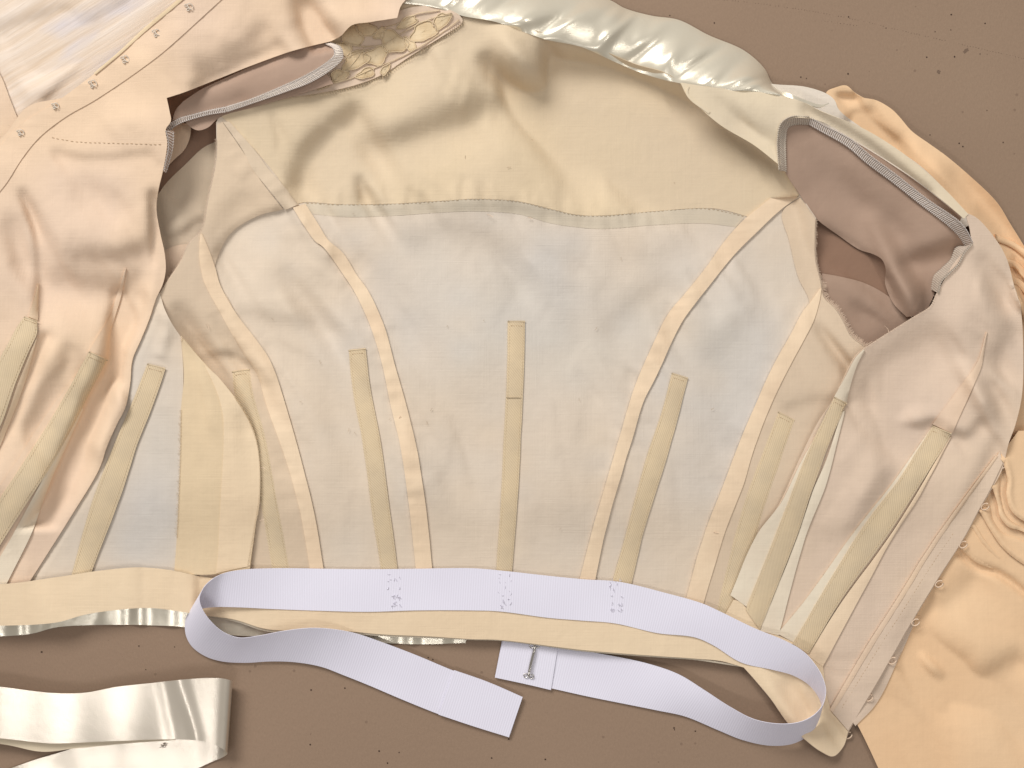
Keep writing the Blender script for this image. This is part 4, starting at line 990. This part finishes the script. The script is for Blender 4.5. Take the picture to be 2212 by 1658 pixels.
B = [(1100, 1592, 5), (1030, 1570, 6), (950, 1543, 6), (870, 1511, 7), (795, 1479, 7), (740, 1457, 8), (695, 1440, 8), (640, 1430, 7), (585, 1428, 7), (530, 1431, 6), (480, 1428, 6), (444, 1417, 6), (415, 1396, 8), (402, 1372, 12), (400, 1348, 16), (404, 1330, 20),
     (425, 1317, 30), (462, 1311, 34), (507, 1311, 32), (590, 1315, 26), (700, 1319, 25.5), (796, 1321, 25.5), (895, 1318, 25.5), (1015, 1318, 25.5), (1078, 1320, 25.5), (1185, 1334, 25.5), (1258, 1340, 25.5), (1328, 1346, 25.5), (1420, 1367, 25.5), (1500, 1376, 27), (1540, 1393, 27), (1600, 1430, 26), (1668, 1446, 28), (1712, 1458, 28), (1745, 1477, 27), (1765, 1500, 26), (1775, 1525, 24),
     (1768, 1556, 20), (1752, 1583, 16), (1715, 1605, 12), (1665, 1610, 7), (1605, 1598, 6), (1550, 1576, 6), (1480, 1547, 6), (1420, 1534, 6), (1350, 1520, 5), (1270, 1504, 4.5), (1180, 1484, 4.5), (1069, 1462, 4.5)]
rib = loft('ribbon', T, B, M['gros'], ws, 8, 12, 1.0, lambda s, t, p: (0, 0, .9*math.sin(s*.017+1)*math.sin(math.pi*t)), label='long white grosgrain ribbon')
loft('ribbon_end', [(981, 1447, 12), (1050, 1471, 11), (1129, 1505, 9.5)], [(947, 1543, 8.5), (1025, 1569, 8), (1099, 1592, 7.5)], M['gros'], ws, 10, 8, 1.0, label='doubled left end of the ribbon')
loft('ribbon_end', [(1089, 1372, 7), (1150, 1384, 7), (1205, 1396, 7)], [(1069, 1463, 7), (1130, 1476, 7), (1190, 1490, 7)], M['gros'], ws, 10, 8, 1.0, label='doubled right end of the ribbon carrying a hook')
# hook bar
hk = tubes('hook', [[(1156, 1395, 10), (1154, 1405, 13), (1150, 1420, 14), (1146, 1436, 14), (1144, 1446, 15), (1143, 1452, 18), (1142, 1458, 12)]], 3.0, M['steel'], ws, 8, label='small steel hook')
tubes('hook_loop', [ring(1149, 1395, 10, 5, 4, .2), ring(1160, 1395, 10, 5, 4, -.2), ring(1136, 1459, 10, 5, 4, .2), ring(1148, 1461, 10, 5, 4, -.2)], 1.1, M['steel'], ws, 6)
# hand tacks that hold the ribbon
tk = []
for cx in (848, 1089, 1330):
    for _ in range(22):
        x = cx+random.uniform(-15, 15); y = random.choice([1242, 1254, 1275, 1290, 1303, 1310])+random.uniform(-4, 4)+(0 if cx < 1200 else 14)
        L = random.uniform(3, 9); a = random.uniform(-1.5, 1.5)
        tk.append([(x, y, 27.2), (x+L*.5*math.cos(a), y+L*.5*math.sin(a), 28.4), (x+L*math.cos(a), y+L*math.sin(a), 27.2)])
tubes('tacking_stitch', tk, .55, plain('pale_grey_thread', (210, 206, 217)), ws, 4, 'stuff')

# --- satin sash at the bottom left
sash = tag(empty('satin_sash', (200-1106)*U, (829-1560)*U), 'folded oyster satin sash lying loose on the table at bottom left', 'sash')
def put(o, p):
    o.parent = p; o.matrix_parent_inverse = p.matrix_basis.inverted(); return o
sw = lambda s, t, p: (0, 0, 3.0*math.exp(-((s-690-40*t)/16)**2)*1.6-2.5*math.exp(-((s-655-25*t)/14)**2)+3.5*math.exp(-((s-300)/70)**2)-3*math.exp(-((s-180)/60)**2)+.8*math.sin(s*.05))
put(loft('sash_band', [(-300, 1470, 42), (-100, 1476, 42), (0, 1483, 40), (109, 1496, 36), (181, 1496, 35), (253, 1483, 35), (326, 1475, 37), (400, 1467, 42), (450, 1464, 45), (480, 1465, 43), (497, 1469, 34), (502, 1473, 22), (496, 1480, 8), (470, 1492, 3), (400, 1520, 3), (300, 1560, 3), (163, 1614, 4), (72, 1642, 5), (-60, 1690, 5)],
     [(-300, 1580, 34), (-100, 1586, 34), (0, 1594, 32), (109, 1605, 29), (181, 1603, 28), (253, 1600, 30), (326, 1597, 36), (400, 1597, 42), (440, 1601, 46), (470, 1611, 44), (487, 1622, 36), (491, 1628, 22), (480, 1636, 8), (460, 1644, 4), (425, 1660, 3), (330, 1700, 3), (190, 1740, 4), (100, 1770, 5), (-30, 1830, 5)],
     M['satin2'], None, 10, 16, 1.2, sw), sash)
put(loft('sash_backing', [(-300, 1480, 27), (0, 1500, 27), (109, 1510, 23), (181, 1510, 22), (300, 1500, 24), (400, 1490, 28)], [(-300, 1590, 21), (0, 1606, 21), (91, 1623, 18), (163, 1616, 17), (290, 1604, 20), (380, 1598, 25)], M['strap'], None, 8, 8, 2.0), sash)
hkz = [[(346+random.uniform(0, 12), 1606+random.uniform(0, 9), 8), (350+random.uniform(0, 8), 1608+random.uniform(0, 6), 10), (344+random.uniform(0, 14), 1606+random.uniform(0, 9), 8)] for _ in range(7)]
put(tubes('stitching', hkz, .7, M['thread_g'], None, 4, 'stuff'), sash)

# --- lint and loose threads on the cloth
ln_ = []
q_ = np.random.RandomState(3)
for k in range(26):
    x, y = q_.uniform(560, 1560), q_.uniform(280, 1180); a = q_.uniform(0, 6.28); L = q_.uniform(3, 9); c = q_.uniform(-1.2, 1.2); z = float(BACK(x, y))+3.2
    ln_.append([(x, y, z), (x+L*.5*math.cos(a)+c, y+L*.5*math.sin(a)-c, z+.6), (x+L*math.cos(a), y+L*math.sin(a), z)])
tubes('lint', ln_, .38, M['thread_d'], bod, 3, 'stuff')
lt = []
for (x, y, a, L) in [(1920, 716, -2.2, 16), (1052, 463, .4, 14), (1140, 470, .2, 10), (865, 898, 2.2, 6), (445, 700, 1.0, 12), (1540, 1150, .1, 12), (560, 1125, -.3, 11), (563, 1010, .2, 9), (390, 735, -1.2, 10), (1872, 745, -.6, 14)]:
    f = RF if x > 1860 else (SP if x < 570 and y > 720 else BACK); z = float(f(x, y))+5
    lt.append([(x, y, z), (x+L*.4*math.cos(a)+1.5, y+L*.4*math.sin(a)-1, z+2.5), (x+L*math.cos(a), y+L*math.sin(a), z+1)])
tubes('loose_thread', lt, .55, M['thread_p'], bod, 4, 'stuff')
